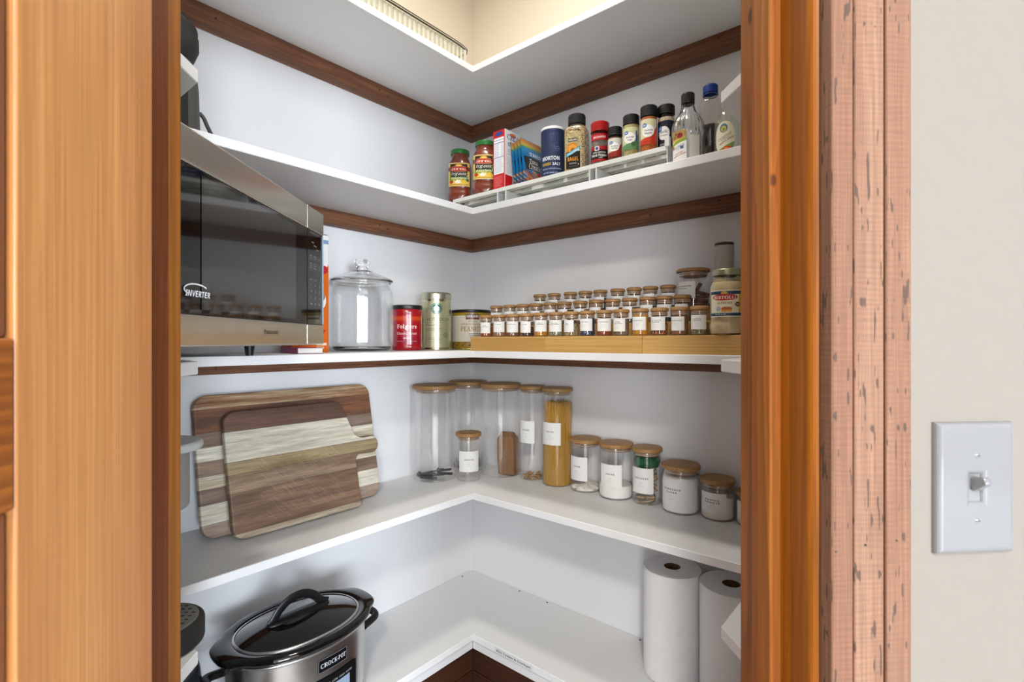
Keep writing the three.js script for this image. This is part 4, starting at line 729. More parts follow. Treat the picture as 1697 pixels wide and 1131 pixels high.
{ // bagel seasoning: square-shouldered plastic bottle
  const p = P(0.6, 0.195, DECK), o = thing('seasoning_bottle', 'large square bottle of bagel seasoning full of seeds', 'bottle', p, RIGHT_WALL + 0.32);
  part('bottle_body', loft([[0, 0, 0, 5], [0.029, 0, 0.027, 5], [0.031, 0.003, 0.029, 5], [0.031, 0.118, 0.029, 5], [0.029, 0.126, 0.0275, 4], [0.0245, 0.1305, 0.0235, 2.4]], 64), seedMat, o);
  part('neck', lathe([[0.0225, 0.13], [0.0225, 0.139]], 40), M.glass, o); part('neck_filling', cyl(0.021, 0.021, 0.006, 0, 0.13, 0, 32), std({ color: 0x6a5a44, roughness: 0.7 }), o);
  part('cap', lathe([[0.0235, 0.138], [0.0242, 0.139], [0.0242, 0.161], [0.0228, 0.1645], [0, 0.165]], 48), M.blackRough, o);
  const tx = canvasTex(420, 640, (g, w, h) => {
    g.drawImage ? 0 : 0; rect(g, 0, 0, w, h, '#c4b37d'); for (let k = 0; k < 1500; k++) oval(g, rnd() * w, rnd() * 330, 5, 3, ['#3a3226', '#e2d4a8', '#8b6f46', '#1f1a16'][k % 4]);
    rect(g, 80, 96, 240, 62, '#1d1a18'); say(g, 'KIRKLAND', 200, 128, 46, '#efebe2', 'sans-serif', 'bold', 'center', 215);
    oval(g, 190, 290, 150, 110, '#cf7c1f'); oval(g, 190, 280, 120, 70, '#dd9a3c'); oval(g, 200, 300, 60, 28, '#a85a14'); rect(g, 20, 340, w - 40, 300, '#1a1817');
    g.fillStyle = '#2e93b5'; g.beginPath(); g.moveTo(10, 372); g.lineTo(390, 250); g.lineTo(400, 306); g.lineTo(30, 430); g.fill(); g.save(); g.translate(205, 342); g.rotate(-0.31); say(g, 'Everything', 0, 0, 62, '#e9f5f8', 'serif', 'italic bold', 'center', 330); g.restore();
    say(g, 'BAGEL', 205, 470, 96, '#d9952c', 'sans-serif', 'bold', 'center', 300); say(g, 'SEASONING', 205, 546, 38, '#c9c5bc', 'sans-serif', '', 'center', 230); rect(g, 340, 560, 22, 22, '#cfcac0'); rect(g, 90, 596, 250, 8, '#6d6961');
  });
  part('label', flat(0.044, 0.098).translate(-0.003, 0.06, 0.0294), printed(tx, { roughness: 0.3 }), o);
}
const shakerGlass = (r, h, n = 2) => loft([[r - 0.002, 0.0004], [r, 0.003], [r, h * 0.80], [r - 0.0015, h * 0.83], [r - 0.0025, h * 0.85]], 48, n);
function shaker(label, s, t, r, h, capH, capMat, fill, fillH, tex, turn, capR = r) {
  const p = P(s, t, DECK), o = thing('spice_shaker', label, 'shaker', p, facing(p) + turn, 'shaker bottles on the riser');
  part('bottle_body', lathe([[0, 0.0005], [r - 0.002, 0.0005], [r - 0.0004, 0.003], [r - 0.0004, h - capH - 0.004], [r - 0.003, h - capH]], 44), M.glass, o);
  part('contents', lathe([[0, 0.001], [r - 0.0026, 0.001], [r - 0.0012, 0.003], [r - 0.0012, fillH], [0, fillH]], 36), fill, o);
  const c = part('cap', lathe([[capR - 0.0012, h - capH], [capR, h - capH + 0.001], [capR, h - 0.0022], [capR - 0.002, h], [0, h - 0.0003]], 48), capMat, o);
  part('cap_ring', new THREE.TorusGeometry(capR - 0.0004, 0.0008, 8, 40).rotateX(PI / 2).translate(0, h - capH + 0.0015, 0), capMat, c);
  for (const [tx, y, hh, half, a] of [].concat(tex)) part('label', wrap(r + 0.0001, hh, y, half, a || 0), printed(tx, { roughness: 0.35 }), o);
}
const houseBadge = (g, x, y, r) => { oval(g, x, y, r * 1.25, r, '#2a63ae'); say(g, 'GV', x, y + 1, r * 1.2, '#dfe9f5', 'sans-serif', 'bold'); };
const mc1 = canvasTex(512, 160, (g, w, h) => { rect(g, 0, 0, w, h, '#b31219'); g.save(); g.translate(w / 2, h / 2); g.rotate(-0.04); say(g, 'McCormick', 0, 4, 84, '#f4e6e2', 'sans-serif', 'italic bold', 'center', 330); g.restore(); });
const mc2 = canvasTex(512, 400, (g, w, h) => { rect(g, 0, 0, w, h, '#a8141a'); rect(g, 0, 96, w, 240, '#171514'); rect(g, 150, 8, 110, 108, '#eae7e2'); rect(g, 168, 24, 74, 76, '#3a4480'); say(g, 'PURE GROUND', w / 2 + 6, 168, 56, '#d9d5cc', 'sans-serif', 'bold', 'center', 330); say(g, 'Black Pepper', w / 2, 240, 84, '#eeebe4', 'sans-serif', 'bold', 'center', 390); rect(g, 250, 296, 90, 18, '#bdb8ae'); });
const gv = (bg, bottom, l1, l2, mark) => canvasTex(512, 560, (g, w, h) => { rect(g, 0, 0, w, h, bg); g.fillStyle = bottom; g.beginPath(); g.moveTo(0, 440); g.lineTo(w * 0.6, 400); g.lineTo(w, 150); g.lineTo(w, h); g.lineTo(0, h); g.fill(); oval(g, w / 2, 268, 160, 136, '#f1efea'); houseBadge(g, w / 2 - 92, 136, 48); say(g, l1, w / 2 + 4, 250, 58, '#3a3834', 'sans-serif', 'bold', 'center', 260); if (l2) say(g, l2, w / 2 + 4, 316, 58, '#3a3834', 'sans-serif', 'bold', 'center', 260); mark && mark(g, w, h); say(g, 'NET WT 2.5 OZ', w / 2, 510, 34, '#26231f', 'sans-serif', '', 'center', 280); });
shaker('black pepper shaker with a red cap and red shoulder band', 0.679, 0.205, 0.0238, 0.119, 0.0255, phys({ color: 0xa60d13, roughness: 0.3 }), filling(['#6d6257', '#584d43', '#857a6c'], 80, 21), 0.083, [[mc1, 0.068, 0.017, 1.15, -0.1], [mc2, 0.012, 0.04, 1.2, -0.12]], 0, 0.0243);
shaker('shortest black-capped shaker, white label with red corner', 0.724, 0.206, 0.0188, 0.0945, 0.0225, M.black, filling(['#6b3320', '#7b3f28', '#5a2818'], 80, 22), 0.066, [[gv('#d9d3c6', '#9c2a1c', 'Smoked', 'Paprika'), 0.016, 0.047, 1.15, -0.12]], 0);
shaker('black-capped shaker with a green and cream label', 0.770, 0.206, 0.0206, 0.1125, 0.0245, M.black, filling(['#a59a5e', '#8f8550', '#b6ab70'], 80, 23), 0.086, [[gv('#cfd0a0', '#5f8e58', 'Ground', 'Sage', (g) => { oval(g, 360, 430, 66, 60, '#3c6b3a'); rect(g, 420, 90, 44, 280, '#2a5d96'); }), 0.022, 0.056, 1.2, -0.2]], 0);
shaker('black-capped shaker with an orange label and orange powder', 0.818, 0.206, 0.0206, 0.1215, 0.0265, M.black, filling(['#a85616', '#b8641e', '#98480e'], 80, 24), 0.092, [[gv('#d6cfa6', '#c8391a', 'Cayenne', 'Pepper', (g) => { g.fillStyle = '#a3221a'; g.beginPath(); g.moveTo(356, 380); g.lineTo(380, 340); g.lineTo(374, 440); g.fill(); }), 0.0235, 0.062, 1.2, -0.1]], 0);
shaker('black-capped shaker with a navy label beside the riser end', 0.8525, 0.182, 0.0206, 0.1215, 0.0225, M.black, filling(['#b9a98c', '#a89878', '#c8b99c'], 80, 25), 0.09, [[canvasTex(512, 420, (g, w, h) => { rect(g, 0, 0, w, h, '#131a2b'); oval(g, w / 2 - 40, 200, 140, 110, '#e8e6e2'); houseBadge(g, w / 2 - 140, 120, 48); say(g, 'Garlic', w / 2 - 34, 178, 60, '#37352f', 'sans-serif', 'bold'); say(g, 'Powder', w / 2 - 34, 234, 46, '#37352f', 'sans-serif', '', 'center', 170); say(g, 'NET WT 3.4 OZ', w / 2 - 20, 380, 34, '#cfcfc8', 'sans-serif', 'bold', 'center', 240); }), 0.016, 0.064, 1.3, -0.1]], 0, 0.0209);
// bottles standing on the shelf itself
{
  const cap = std({ color: 0x15130f, roughness: 0.3, bumpMap: tone.dark.map, bumpScale: 0.0015 });
  const p = P(0.934, 0.252, Y2), o = thing('syrup_bottle', 'empty ribbed glass syrup bottle with a black twist cap', 'bottle', p, facing(p) - 0.1);
  const prof = curve([[0.026, 0.0], [0.031, 0.003], [0.0325, 0.014], [0.033, 0.05], [0.0345, 0.076], [0.0335, 0.092], [0.026, 0.108], [0.0175, 0.122], [0.0135, 0.138], [0.013, 0.146]], 46);
  const rib = (a, v) => 1 + 0.022 * Math.sin(a * 26) * smooth(0.42, 0.5, v) * (1 - smooth(0.66, 0.78, v));
  const outer = prof.map(q => [q[0], q[1], q[0] * 0.86, 2.3]), inner = prof.slice(4).map(q => [q[0] - 0.0026, q[1] + 0.0008, (q[0] - 0.0026) * 0.86, 2.3]).reverse(), nO = outer.length, nA = nO + inner.length + 2;
  part('bottle_body', loft([[0, 0.0006, 0, 2], ...outer, ...inner, [0, 0.007, 0, 2]], 144, 2, (a, v) => { const i = v * (nA - 1), y = i < nO ? (prof[Math.max(0, Math.round(i) - 1)] || prof[0])[1] : 1; return 1 + 0.028 * Math.sin(a * 24) * smooth(0.066, 0.076, y) * (1 - smooth(0.1, 0.114, y)); }), M.thickGlass, o);
  part('cap', loft([[0.0138, 0.139], [0.0147, 0.14], [0.0147, 0.1595], [0.0138, 0.1625], [0, 0.163]], 48, 2, (a) => 1 + 0.012 * Math.sin(a * 24)), cap, o);
  const tx = canvasTex(360, 560, (g, w, h) => { g.clearRect(0, 0, w, h); rect(g, 0, 0, w, h, '#e6e4df'); rect(g, 0, 0, w, 200, '#e0b865'); oval(g, 110, 120, 46, 40, '#c8871e'); oval(g, 240, 100, 60, 52, '#b8342a'); oval(g, 150, 60, 30, 18, '#7b4b1a'); g.fillStyle = '#86a52c'; g.beginPath(); g.moveTo(0, 232); g.lineTo(w, 150); g.lineTo(w, 206); g.lineTo(0, 288); g.fill(); oval(g, 50, 300, 44, 34, '#b8342a'); g.save(); g.translate(180, 310); g.rotate(-0.2); say(g, 'MAPLE GROVE', 0, 0, 48, '#3b3a5a', 'serif', 'bold', 'center', 310); say(g, 'FARMS', 0, 42, 30, '#6b6a7c', 'serif'); say(g, 'SUGAR FREE', 10, 124, 32, '#8a2a2a', 'sans-serif', 'bold'); say(g, 'MAPLE SYRUP', 10, 164, 42, '#8a2a2a', 'sans-serif', 'bold', 'center', 270); g.restore(); rect(g, 250, 300, 66, 56, '#4a6288'); });
  const lab = wrapOn(0.0333, 0.0333 * 0.86, 2.3, 0.066, 0.008, 0.62, -0.62); part('label', lab, printed(tx, { roughness: 0.4 }), o);
  part('blank_panel', wrapOn(0.0335, 0.0335 * 0.86, 2.3, 0.052, 0.008, 0.36, 0.5), phys({ color: new THREE.Color(0.85, 0.85, 0.74), roughness: 0.5, transmission: 0.5, thickness: 0, side: THREE.DoubleSide }), o);
}
{
  const p = P(0.964, 0.192, Y2), o = thing('drink_bottle', 'clear plastic bottle with a blue cap, half full of dark liquid', 'bottle', p, facing(p));
  const prof = curve([[0.019, 0.0], [0.0225, 0.004], [0.0228, 0.03], [0.0215, 0.05], [0.0235, 0.066], [0.0252, 0.09], [0.0255, 0.14], [0.0235, 0.155], [0.0165, 0.166], [0.0145, 0.1705], [0.0145, 0.178]], 60);
  const rib = (a, v) => 1 + 0.012 * Math.cos(a * 10) * smooth(0.36, 0.44, v) * (1 - smooth(0.7, 0.8, v)) + (v < 0.28 ? 0.012 * Math.sin(v * 230) : 0);
  part('bottle_body', loft([[0, 0.001], ...prof], 96, 2, rib), M.plasticClear, o);
  part('drink', loft([[0, 0.002], ...prof.filter(q => q[1] < 0.098).map(q => [q[0] - 0.0009, q[1] + 0.001]), [0, 0.0975]], 64), phys({ color: 0x1b0a0d, roughness: 0.15, clearcoat: 0.7 }), o);
  part('cap', loft([[0.0162, 0.176], [0.0166, 0.177], [0.0166, 0.192], [0.0155, 0.1945], [0, 0.195]], 72, 2, a => 1 + 0.008 * Math.sin(a * 40)), std({ color: 0x10307f, roughness: 0.35 }), o);
  part('cap_ring', new THREE.TorusGeometry(0.0158, 0.0013, 8, 40).rotateX(PI / 2).translate(0, 0.1725, 0), std({ color: 0x2a3f78, roughness: 0.4 }), o);
}
{
  const p = P(1.016, 0.236, Y2), o = thing('syrup_jug', 'empty clear syrup bottle with an oval cream label, beside the door frame', 'bottle', p, facing(p) - 0.25);
  const prof = curve([[0.022, 0.0], [0.0265, 0.003], [0.027, 0.02], [0.0265, 0.06], [0.0265, 0.078], [0.022, 0.096], [0.0135, 0.112], [0.0095, 0.124], [0.009, 0.14]], 44);
  part('bottle_body', loft([[0, 0.001], ...prof], 64, 2, (a, v) => 1 + 0.02 * Math.sin(a * 3 + v * 14) * smooth(0.55, 0.75, v)), M.bottleGlass, o);
  part('bottle_core', loft(prof.slice(2).map(q => [q[0] - 0.0025, q[1]]), 64, 2, (a, v) => 1 + 0.02 * Math.sin(a * 3 + v * 14) * smooth(0.55, 0.75, v)), M.bottleGlass, o);
  part('cap', cyl(0.0112, 0.0108, 0.016, 0, 0.138, 0, 28), M.blackRough, o);
  const N = 24, r = 0.0272, pos = [], uv = [], idx = [];                 // oval label bent round the bottle
  for (let j = 0; j <= N; j++) for (let i = 0; i <= N; i++) { const yy = j / N * 2 - 1, e = Math.sqrt(Math.max(0, 1 - Math.pow(Math.abs(yy), 2.6))), a = (i / N * 2 - 1) * 0.78 * e; pos.push(r * Math.sin(a), 0.041 + yy * 0.035, r * Math.cos(a)); uv.push(0.5 + (i / N - 0.5) * e, j / N); }
  for (let j = 0; j < N; j++) for (let i = 0; i < N; i++) { const a = j * (N + 1) + i, b = a + N + 1; idx.push(a, a + 1, b, a + 1, b + 1, b); }
  const g = new THREE.BufferGeometry(); g.setAttribute('position', new THREE.Float32BufferAttribute(pos, 3)); g.setAttribute('uv', new THREE.Float32BufferAttribute(uv, 2)); g.setIndex(idx); g.computeVertexNormals();
  const tx = canvasTex(320, 512, (c, w, h) => { rect(c, 0, 0, w, h, '#d9d6bd'); oval(c, 150, 110, 62, 70, '#3f6f8f'); oval(c, 150, 122, 40, 48, '#c9b54a'); oval(c, 150, 130, 20, 26, '#5d8a3a'); c.save(); c.translate(160, 250); c.rotate(-0.45); say(c, 'Original', 0, -6, 60, '#4a3a2c', 'serif', 'italic'); say(c, 'MAPLE SYRUP', 6, 66, 46, '#7b2f1c', 'sans-serif', 'bold', 'center', 250); say(c, 'NO SUGAR', 0, 32, 28, '#6a6450'); c.restore(); c.fillStyle = '#6f8f3a'; c.beginPath(); c.moveTo(0, 470); c.lineTo(w, 330); c.lineTo(w, h); c.lineTo(0, h); c.fill(); oval(c, 200, 450, 76, 50, '#c8481c'); oval(c, 190, 440, 34, 24, '#e0862c'); });
  part('label', g, printed(tx, { roughness: 0.45 }), o);
}
{ // alfredo jar on the front step of the bamboo rack, and the grey grinder behind it
  const p = P(1.027, 0.2685, 1.3525 + 0.0003), o = thing('alfredo_jar', 'jar of creamy alfredo sauce with a gold lid on the bamboo step', 'jar', p, facing(p) - 0.12);
  const prof = curve([[0.032, 0.0], [0.035, 0.003], [0.0365, 0.011], [0.0365, 0.02], [0.0345, 0.03], [0.0345, 0.036], [0.0355, 0.044], [0.0362, 0.088], [0.0355, 0.1], [0.0325, 0.11], [0.0295, 0.117], [0.029, 0.127]], 50).map(q => [q[0], q[1], q[0], 2.3]);
  part('jar_body', loft([[0, 0.0005, 0], ...prof], 64), M.glass, o);
  const cr = std({ color: 0xbfae82, roughness: 0.4 });
  part('sauce', loft([[0, 0.0025, 0], ...prof.filter(q => q[1] > 0.002 && q[1] < 0.1115).map(q => [q[0] - 0.0012, q[1] + 0.0006, q[2] - 0.0012, 2.3]), [0.02, 0.112, 0.02], [0, 0.1125, 0]], 64, 2, (a, v) => v > 0.9 ? 1 : 1), cr, o);
  const smear = new THREE.CylinderGeometry(0.0284, 0.0300, 0.009, 60, 1, true).translate(0, 0.1155, 0), sq = smear.attributes.position; for (let k = 0; k <= 60; k++) sq.setY(k, 0.1125 + 0.0115 * noise(k * 0.55, 2, 6)); part('sauce_smear', smear, std({ color: 0xa3936a, roughness: 0.5, side: THREE.DoubleSide }), o);
  part('lid', lathe([[0.0295, 0.1255], [0.0315, 0.126], [0.0315, 0.136], [0.0305, 0.1385], [0.027, 0.139], [0, 0.1385]], 56), phys({ color: new THREE.Color(0.42, 0.42, 0.28), metalness: 0.8, roughness: 0.35 }), o);
  const tx = canvasTex(640, 560, (g, w, h) => { rect(g, 0, 0, w, h, '#e8e3cf'); rect(g, 8, 22, w - 16, h - 44, '#1f4052'); rect(g, 26, 90, w - 70, h - 180, '#e2dcc0'); rect(g, w - 110, 100, 66, h - 200, '#c9a83e'); rect(g, 18, h - 86, w - 140, 6, '#cfd6d0'); oval(g, w * 0.46, 70, 46, 44, '#caa24a'); oval(g, w * 0.46, 150, 216, 68, '#a9261f'); say(g, 'BERTOLLI', w * 0.46, 154, 86, '#f4ecdc', 'serif', 'bold', 'center', 370); say(g, 'ALFREDO', w * 0.46, 268, 60, '#2d3a34', 'serif', 'bold', 'center', 230); oval(g, w * 0.8, 300, 60, 58, '#d9c992'); oval(g, w * 0.8, 300, 52, 50, '#4b1f26'); say(g, 'FRESH', w * 0.8, 290, 24, '#e9dfc4', 'sans-serif', 'bold'); say(g, 'CREAM', w * 0.8, 316, 22, '#e9dfc4', 'sans-serif', 'bold'); oval(g, w * 0.32, 392, 46, 54, '#a9b4c8'); rect(g, w * 0.4, 380, 150, 76, '#d59a2a'); oval(g, w * 0.52, 382, 76, 34, '#b8561e'); say(g, 'NET WT 15 OZ', w * 0.36, h - 54, 28, '#c9d6d6', 'sans-serif', 'bold', 'center', 240); });
  part('label', wrapOn(0.0366, 0.0366, 2.3, 0.056, 0.037, 1.0), printed(tx, { roughness: 0.35 }), o);
  const q = P(0.966, 0.1, 1.4205 + 0.0003), gr = thing('pepper_grinder', 'plain grey cylinder with a dark disc top behind the alfredo jar', 'grinder', q, 0);
  part('grinder_body', lathe([[0, 0], [0.0218, 0], [0.0225, 0.001], [0.0225, 0.151], [0.0215, 0.1535], [0, 0.1535]], 48), std({ color: 0xb2b4ae, roughness: 0.5 }), gr);
  part('cap', lathe([[0.0175, 0.1536], [0.022, 0.1548], [0.0226, 0.157], [0.022, 0.1595], [0.019, 0.1602], [0.017, 0.159], [0, 0.159]], 48), std({ color: 0x4a443e, roughness: 0.35 }), gr);
}
{ // dark appliance at the far end of the second shelf, with its cord
  const o = thing('kitchen_appliance', 'dark grey appliance with a folded black top and a cord', 'appliance', P(0.145, 1.077, Y2), LEFT_WALL);
  part('appliance_body', loft([[0, 0, 0, 4], [0.078, 0, 0.078, 4], [0.081, 0.006, 0.081, 4], [0.079, 0.12, 0.079, 3.6], [0.076, 0.16, 0.076, 3.2], [0.07, 0.175, 0.07, 3], [0, 0.178, 0, 3]], 56), M.darkGrey, o);
  part('front_strip', box(0.03, 0.13, 0.004, 0.03, 0.02, 0.0795, 0.001), M.black, o);
  part('folded_top', loft([[0.066, 0.17, 0.066, 3], [0.074, 0.185, 0.074, 3], [0.082, 0.205, 0.08, 2.8], [0.083, 0.225, 0.082, 2.6], [0.077, 0.235, 0.08, 2.6], [0.083, 0.245, 0.082, 2.5], [0.072, 0.262, 0.072, 2.4], [0.045, 0.283, 0.04, 2.2], [0, 0.29, 0]], 64, 2, (a, v) => 1 + 0.03 * Math.sin(a * 5 + v * 9) * v), M.blackRough, o);
  single('power_cord', tube([[-0.596, Y2 + 0.098, 0.795], [-0.59, Y2 + 0.09, 0.79], [-0.585, Y2 + 0.075, 0.785], [-0.58, Y2 + 0.04, 0.752], [-0.585, Y2 + 0.0042, 0.725], [-0.62, Y2 + 0.0042, 0.7]], 0.0042, 40, 10), M.darkGrey, 'dark power cord bending down onto the second shelf', 'cord');
}
{ // clear ribbed tray on the topmost shelf
  const o = thing('plastic_tray', 'long clear ribbed plastic tray with a lid on the topmost shelf', 'tray', P(0.212, 0.56, Y[1] + 0.0003), LEFT_WALL);
  const L = 0.25, Wd = 0.088, ring = (k, y, n = 9) => [L * k, y, Wd * k, n];
  part('tray_body', loft([[0, 0.001, 0, 9], [L - 0.012, 0.001, Wd - 0.012, 9], [L - 0.006, 0.006, Wd - 0.006, 9], [L - 0.002, 0.038, Wd - 0.002, 9]], 160, 9), phys({ color: new THREE.Color(0.78, 0.77, 0.66), transmission: 0.75, roughness: 0.12, thickness: 0 }), o);
  const ribs = []; for (let k = 0; k < 30; k++) { const x = -L + 0.02 + k * (2 * L - 0.04) / 29; for (const s of [-1, 1]) ribs.push(loft([[0.0042, 0.004, 0.0016, 2.4], [0.0046, 0.02, 0.002, 2.4], [0.0052, 0.0375, 0.0022, 2.4]], 14).translate(x, 0, s * (Wd - 0.0025))); }
  for (let k = 0; k < 9; k++) for (const s of [-1, 1]) ribs.push(loft([[0.0016, 0.004, 0.0042, 2.4], [0.0022, 0.0375, 0.005, 2.4]], 14).translate(s * (L - 0.0025), 0, -Wd + 0.02 + k * 0.017));
  part('ribs', ribs, phys({ color: new THREE.Color(0.80, 0.80, 0.72), transmission: 0.45, roughness: 0.25, thickness: 0 }), o);
  part('rim', [loft([[L + 0.001, 0.038, Wd + 0.001, 9], [L + 0.004, 0.0385, Wd + 0.004, 9], [L + 0.004, 0.0415, Wd + 0.004, 9], [L + 0.001, 0.042, Wd + 0.001, 9]], 160, 9)], phys({ color: 0x4c4f47, roughness: 0.15, transmission: 0.5, thickness: 0 }), o);
  const lid = part('lid', loft([[L + 0.003, 0.0425, Wd + 0.003, 9], [L + 0.003, 0.046, Wd + 0.003, 9], [L - 0.006, 0.05, Wd - 0.006, 9], [L - 0.012, 0.06, Wd - 0.012, 9], [0, 0.061, 0, 9]], 200, 9), M.plasticClear, o);
  part('lid_rim', loft([[L + 0.0035, 0.0445, Wd + 0.0035, 9], [L + 0.005, 0.046, Wd + 0.005, 9], [L + 0.0035, 0.0475, Wd + 0.0035, 9]], 160, 9), phys({ color: 0x40433c, roughness: 0.15, transmission: 0.4, thickness: 0 }), lid);
}

// ───────────────────────── fourth shelf: cutting boards and the pod coffee maker ─────────────────────────
function boardTex(px, py, strips, s, scratch = 0) {                      // strips: [from, to, tone a, tone b] across the board
  const S2 = strips.map(q => [q[0], q[1], hex(q[2]), hex(q[3])]);
  const t = data(px, py, (u, v) => {
    const vv = v + 0.006 * Math.sin(u * 5 + s), q = S2.find(k => v < k[1]) || S2.at(-1), wl = fbm(u * 2.2, vv * 16 + q[0] * 40, s + Math.round(q[0] * 100), 4);
    const g = vv * 46 + wl * 5, f = g - Math.floor(g); let c = mix(q[2], q[3], smooth(0.3, 0.75, wl) * 0.75 + 0.25 * smooth(0.2, 0.9, f));
    c = c.map(k => k * (1 + 0.34 * (fbm(u * 18, v * 420, s + 3, 3) - 0.5) + 0.3 * (fbm(u * 5, v * 46, s + 7, 3) - 0.5))); if (Math.min(v - q[0], q[1] - v) < 0.0025) c = c.map(k => k * 0.8); return c;
  });
  const d = t.image.data; let z = 11 + s; const R = () => (z = (z * 16807) % 2147483647) / 2147483647;
  for (let k = 0; k < scratch; k++) { let x = (0.25 + 0.5 * R()) * px, y = (0.18 + 0.5 * R()) * py; const a = -1.05 + 0.35 * R(), L = (0.03 + 0.13 * R()) * py, st = 0.14 + 0.3 * R(); for (let i = 0; i < L; i++) { x += Math.cos(a); y += Math.sin(a); const o = ((y | 0) * px + (x | 0)) * 4; if (o > 0 && o < d.length - 8) for (let c = 0; c < 3; c++) d[o + c] += (222 - d[o + c]) * st * (1 - Math.abs(i / L - 0.5)); } }
  t.wrapS = t.wrapT = THREE.ClampToEdgeWrapping; return t;
}
function board(shape, th, tex, w, h, edge) {                              // origin at the middle of the lower edge
  const g = new THREE.ExtrudeGeometry(shape, { depth: th - 0.008, bevelEnabled: true, bevelThickness: 0.004, bevelSize: 0.004, bevelOffset: -0.004, bevelSegments: 3, curveSegments: 14 }).translate(0, 0, 0.004);
  const p = g.attributes.position, uv = g.attributes.uv; for (let i = 0; i < p.count; i++) uv.setXY(i, p.getX(i) / w + 0.5, p.getY(i) / h);
  return g;
}
function roundRect(w, h, r) { const s = new THREE.Shape(); s.moveTo(-w / 2 + r, 0); s.lineTo(w / 2 - r, 0); s.absarc(w / 2 - r, r, r, -PI / 2, 0); s.lineTo(w / 2, h - r); s.absarc(w / 2 - r, h - r, r, 0, PI / 2); s.lineTo(-w / 2 + r, h); s.absarc(-w / 2 + r, h - r, r, PI / 2, PI); s.lineTo(-w / 2, r); s.absarc(-w / 2 + r, r, r, PI, PI * 1.5); return s; }
{
  const big = boardTex(1024, 768, [[0, 0.10, '#8b7464', '#a18d7d'], [0.10, 0.235, '#cfc8b8', '#bdb29b'], [0.235, 0.34, '#6b5547', '#857060'], [0.34, 0.43, '#cbc1ac', '#b3a285'], [0.43, 0.53, '#86705f', '#9d8168'], [0.53, 0.63, '#d0cabb', '#bcb098'], [0.63, 0.73, '#87756a', '#6e5642'], [0.73, 0.90, '#573b2e', '#7c5034'], [0.90, 1, '#bfb294', '#74482a']], 5, 14);
  const w = 0.476, h = 0.328, lean = 0.2;
  const o = thing('cutting_board', 'large striped wooden cutting board leaning on the wall, behind the other', 'cutting board', P(0.0905, 0.728, Y4), LEFT_WALL, 'wooden cutting boards'); o.rotation.order = 'YXZ'; o.rotation.x = -lean;
  part('board', board(roundRect(w, h, 0.032), 0.019, big, w, h), std({ map: big, roughness: 0.55 }), o);
  const sm = boardTex(1024, 768, [[0, 0.05, '#b0a18a', '#857058'], [0.05, 0.36, '#5e4433', '#7d624b'], [0.36, 0.50, '#6d5641', '#8c765e'], [0.50, 0.60, '#92805f', '#75603f'], [0.60, 0.84, '#c4bdac', '#b3a995'], [0.84, 1, '#4f3829', '#66493a']], 8, 260);
  const w2 = 0.33, h2 = 0.291, sh = new THREE.Shape(), r = 0.028, yh = h2 * 0.55, hh = 0.0235, L = 0.072;
  sh.moveTo(-w2 / 2 + r, 0); sh.lineTo(w2 / 2 - 0.012, 0); sh.absarc(w2 / 2 - 0.012, 0.012, 0.012, -PI / 2, 0); sh.lineTo(w2 / 2, yh - hh - 0.016); sh.quadraticCurveTo(w2 / 2, yh - hh, w2 / 2 + 0.016, yh - hh + 0.002); sh.lineTo(w2 / 2 + L - 0.02, yh - hh); sh.absarc(w2 / 2 + L - 0.018, yh, hh, -PI / 2, PI / 2); sh.quadraticCurveTo(w2 / 2 + 0.02, yh + hh - 0.006, w2 / 2 + 0.006, yh + hh + 0.012); sh.lineTo(w2 / 2 - 0.024, h2 - 0.014); sh.quadraticCurveTo(w2 / 2 - 0.03, h2, w2 / 2 - 0.044, h2); sh.lineTo(-w2 / 2 + r, h2); sh.absarc(-w2 / 2 + r, h2 - r, r, PI / 2, PI); sh.lineTo(-w2 / 2, r); sh.absarc(-w2 / 2 + r, r, r, PI, PI * 1.5);
  const o2 = thing('cutting_board', 'smaller worn cutting board with a stub handle, in front of the larger one', 'cutting board', P(0.147, 0.757, Y4), LEFT_WALL, 'wooden cutting boards'); o2.rotation.order = 'YXZ'; o2.rotation.x = -0.225;
  part('board', board(sh, 0.019, sm, w2 + 0.1, h2), std({ map: sm, roughness: 0.6 }), o2);
}
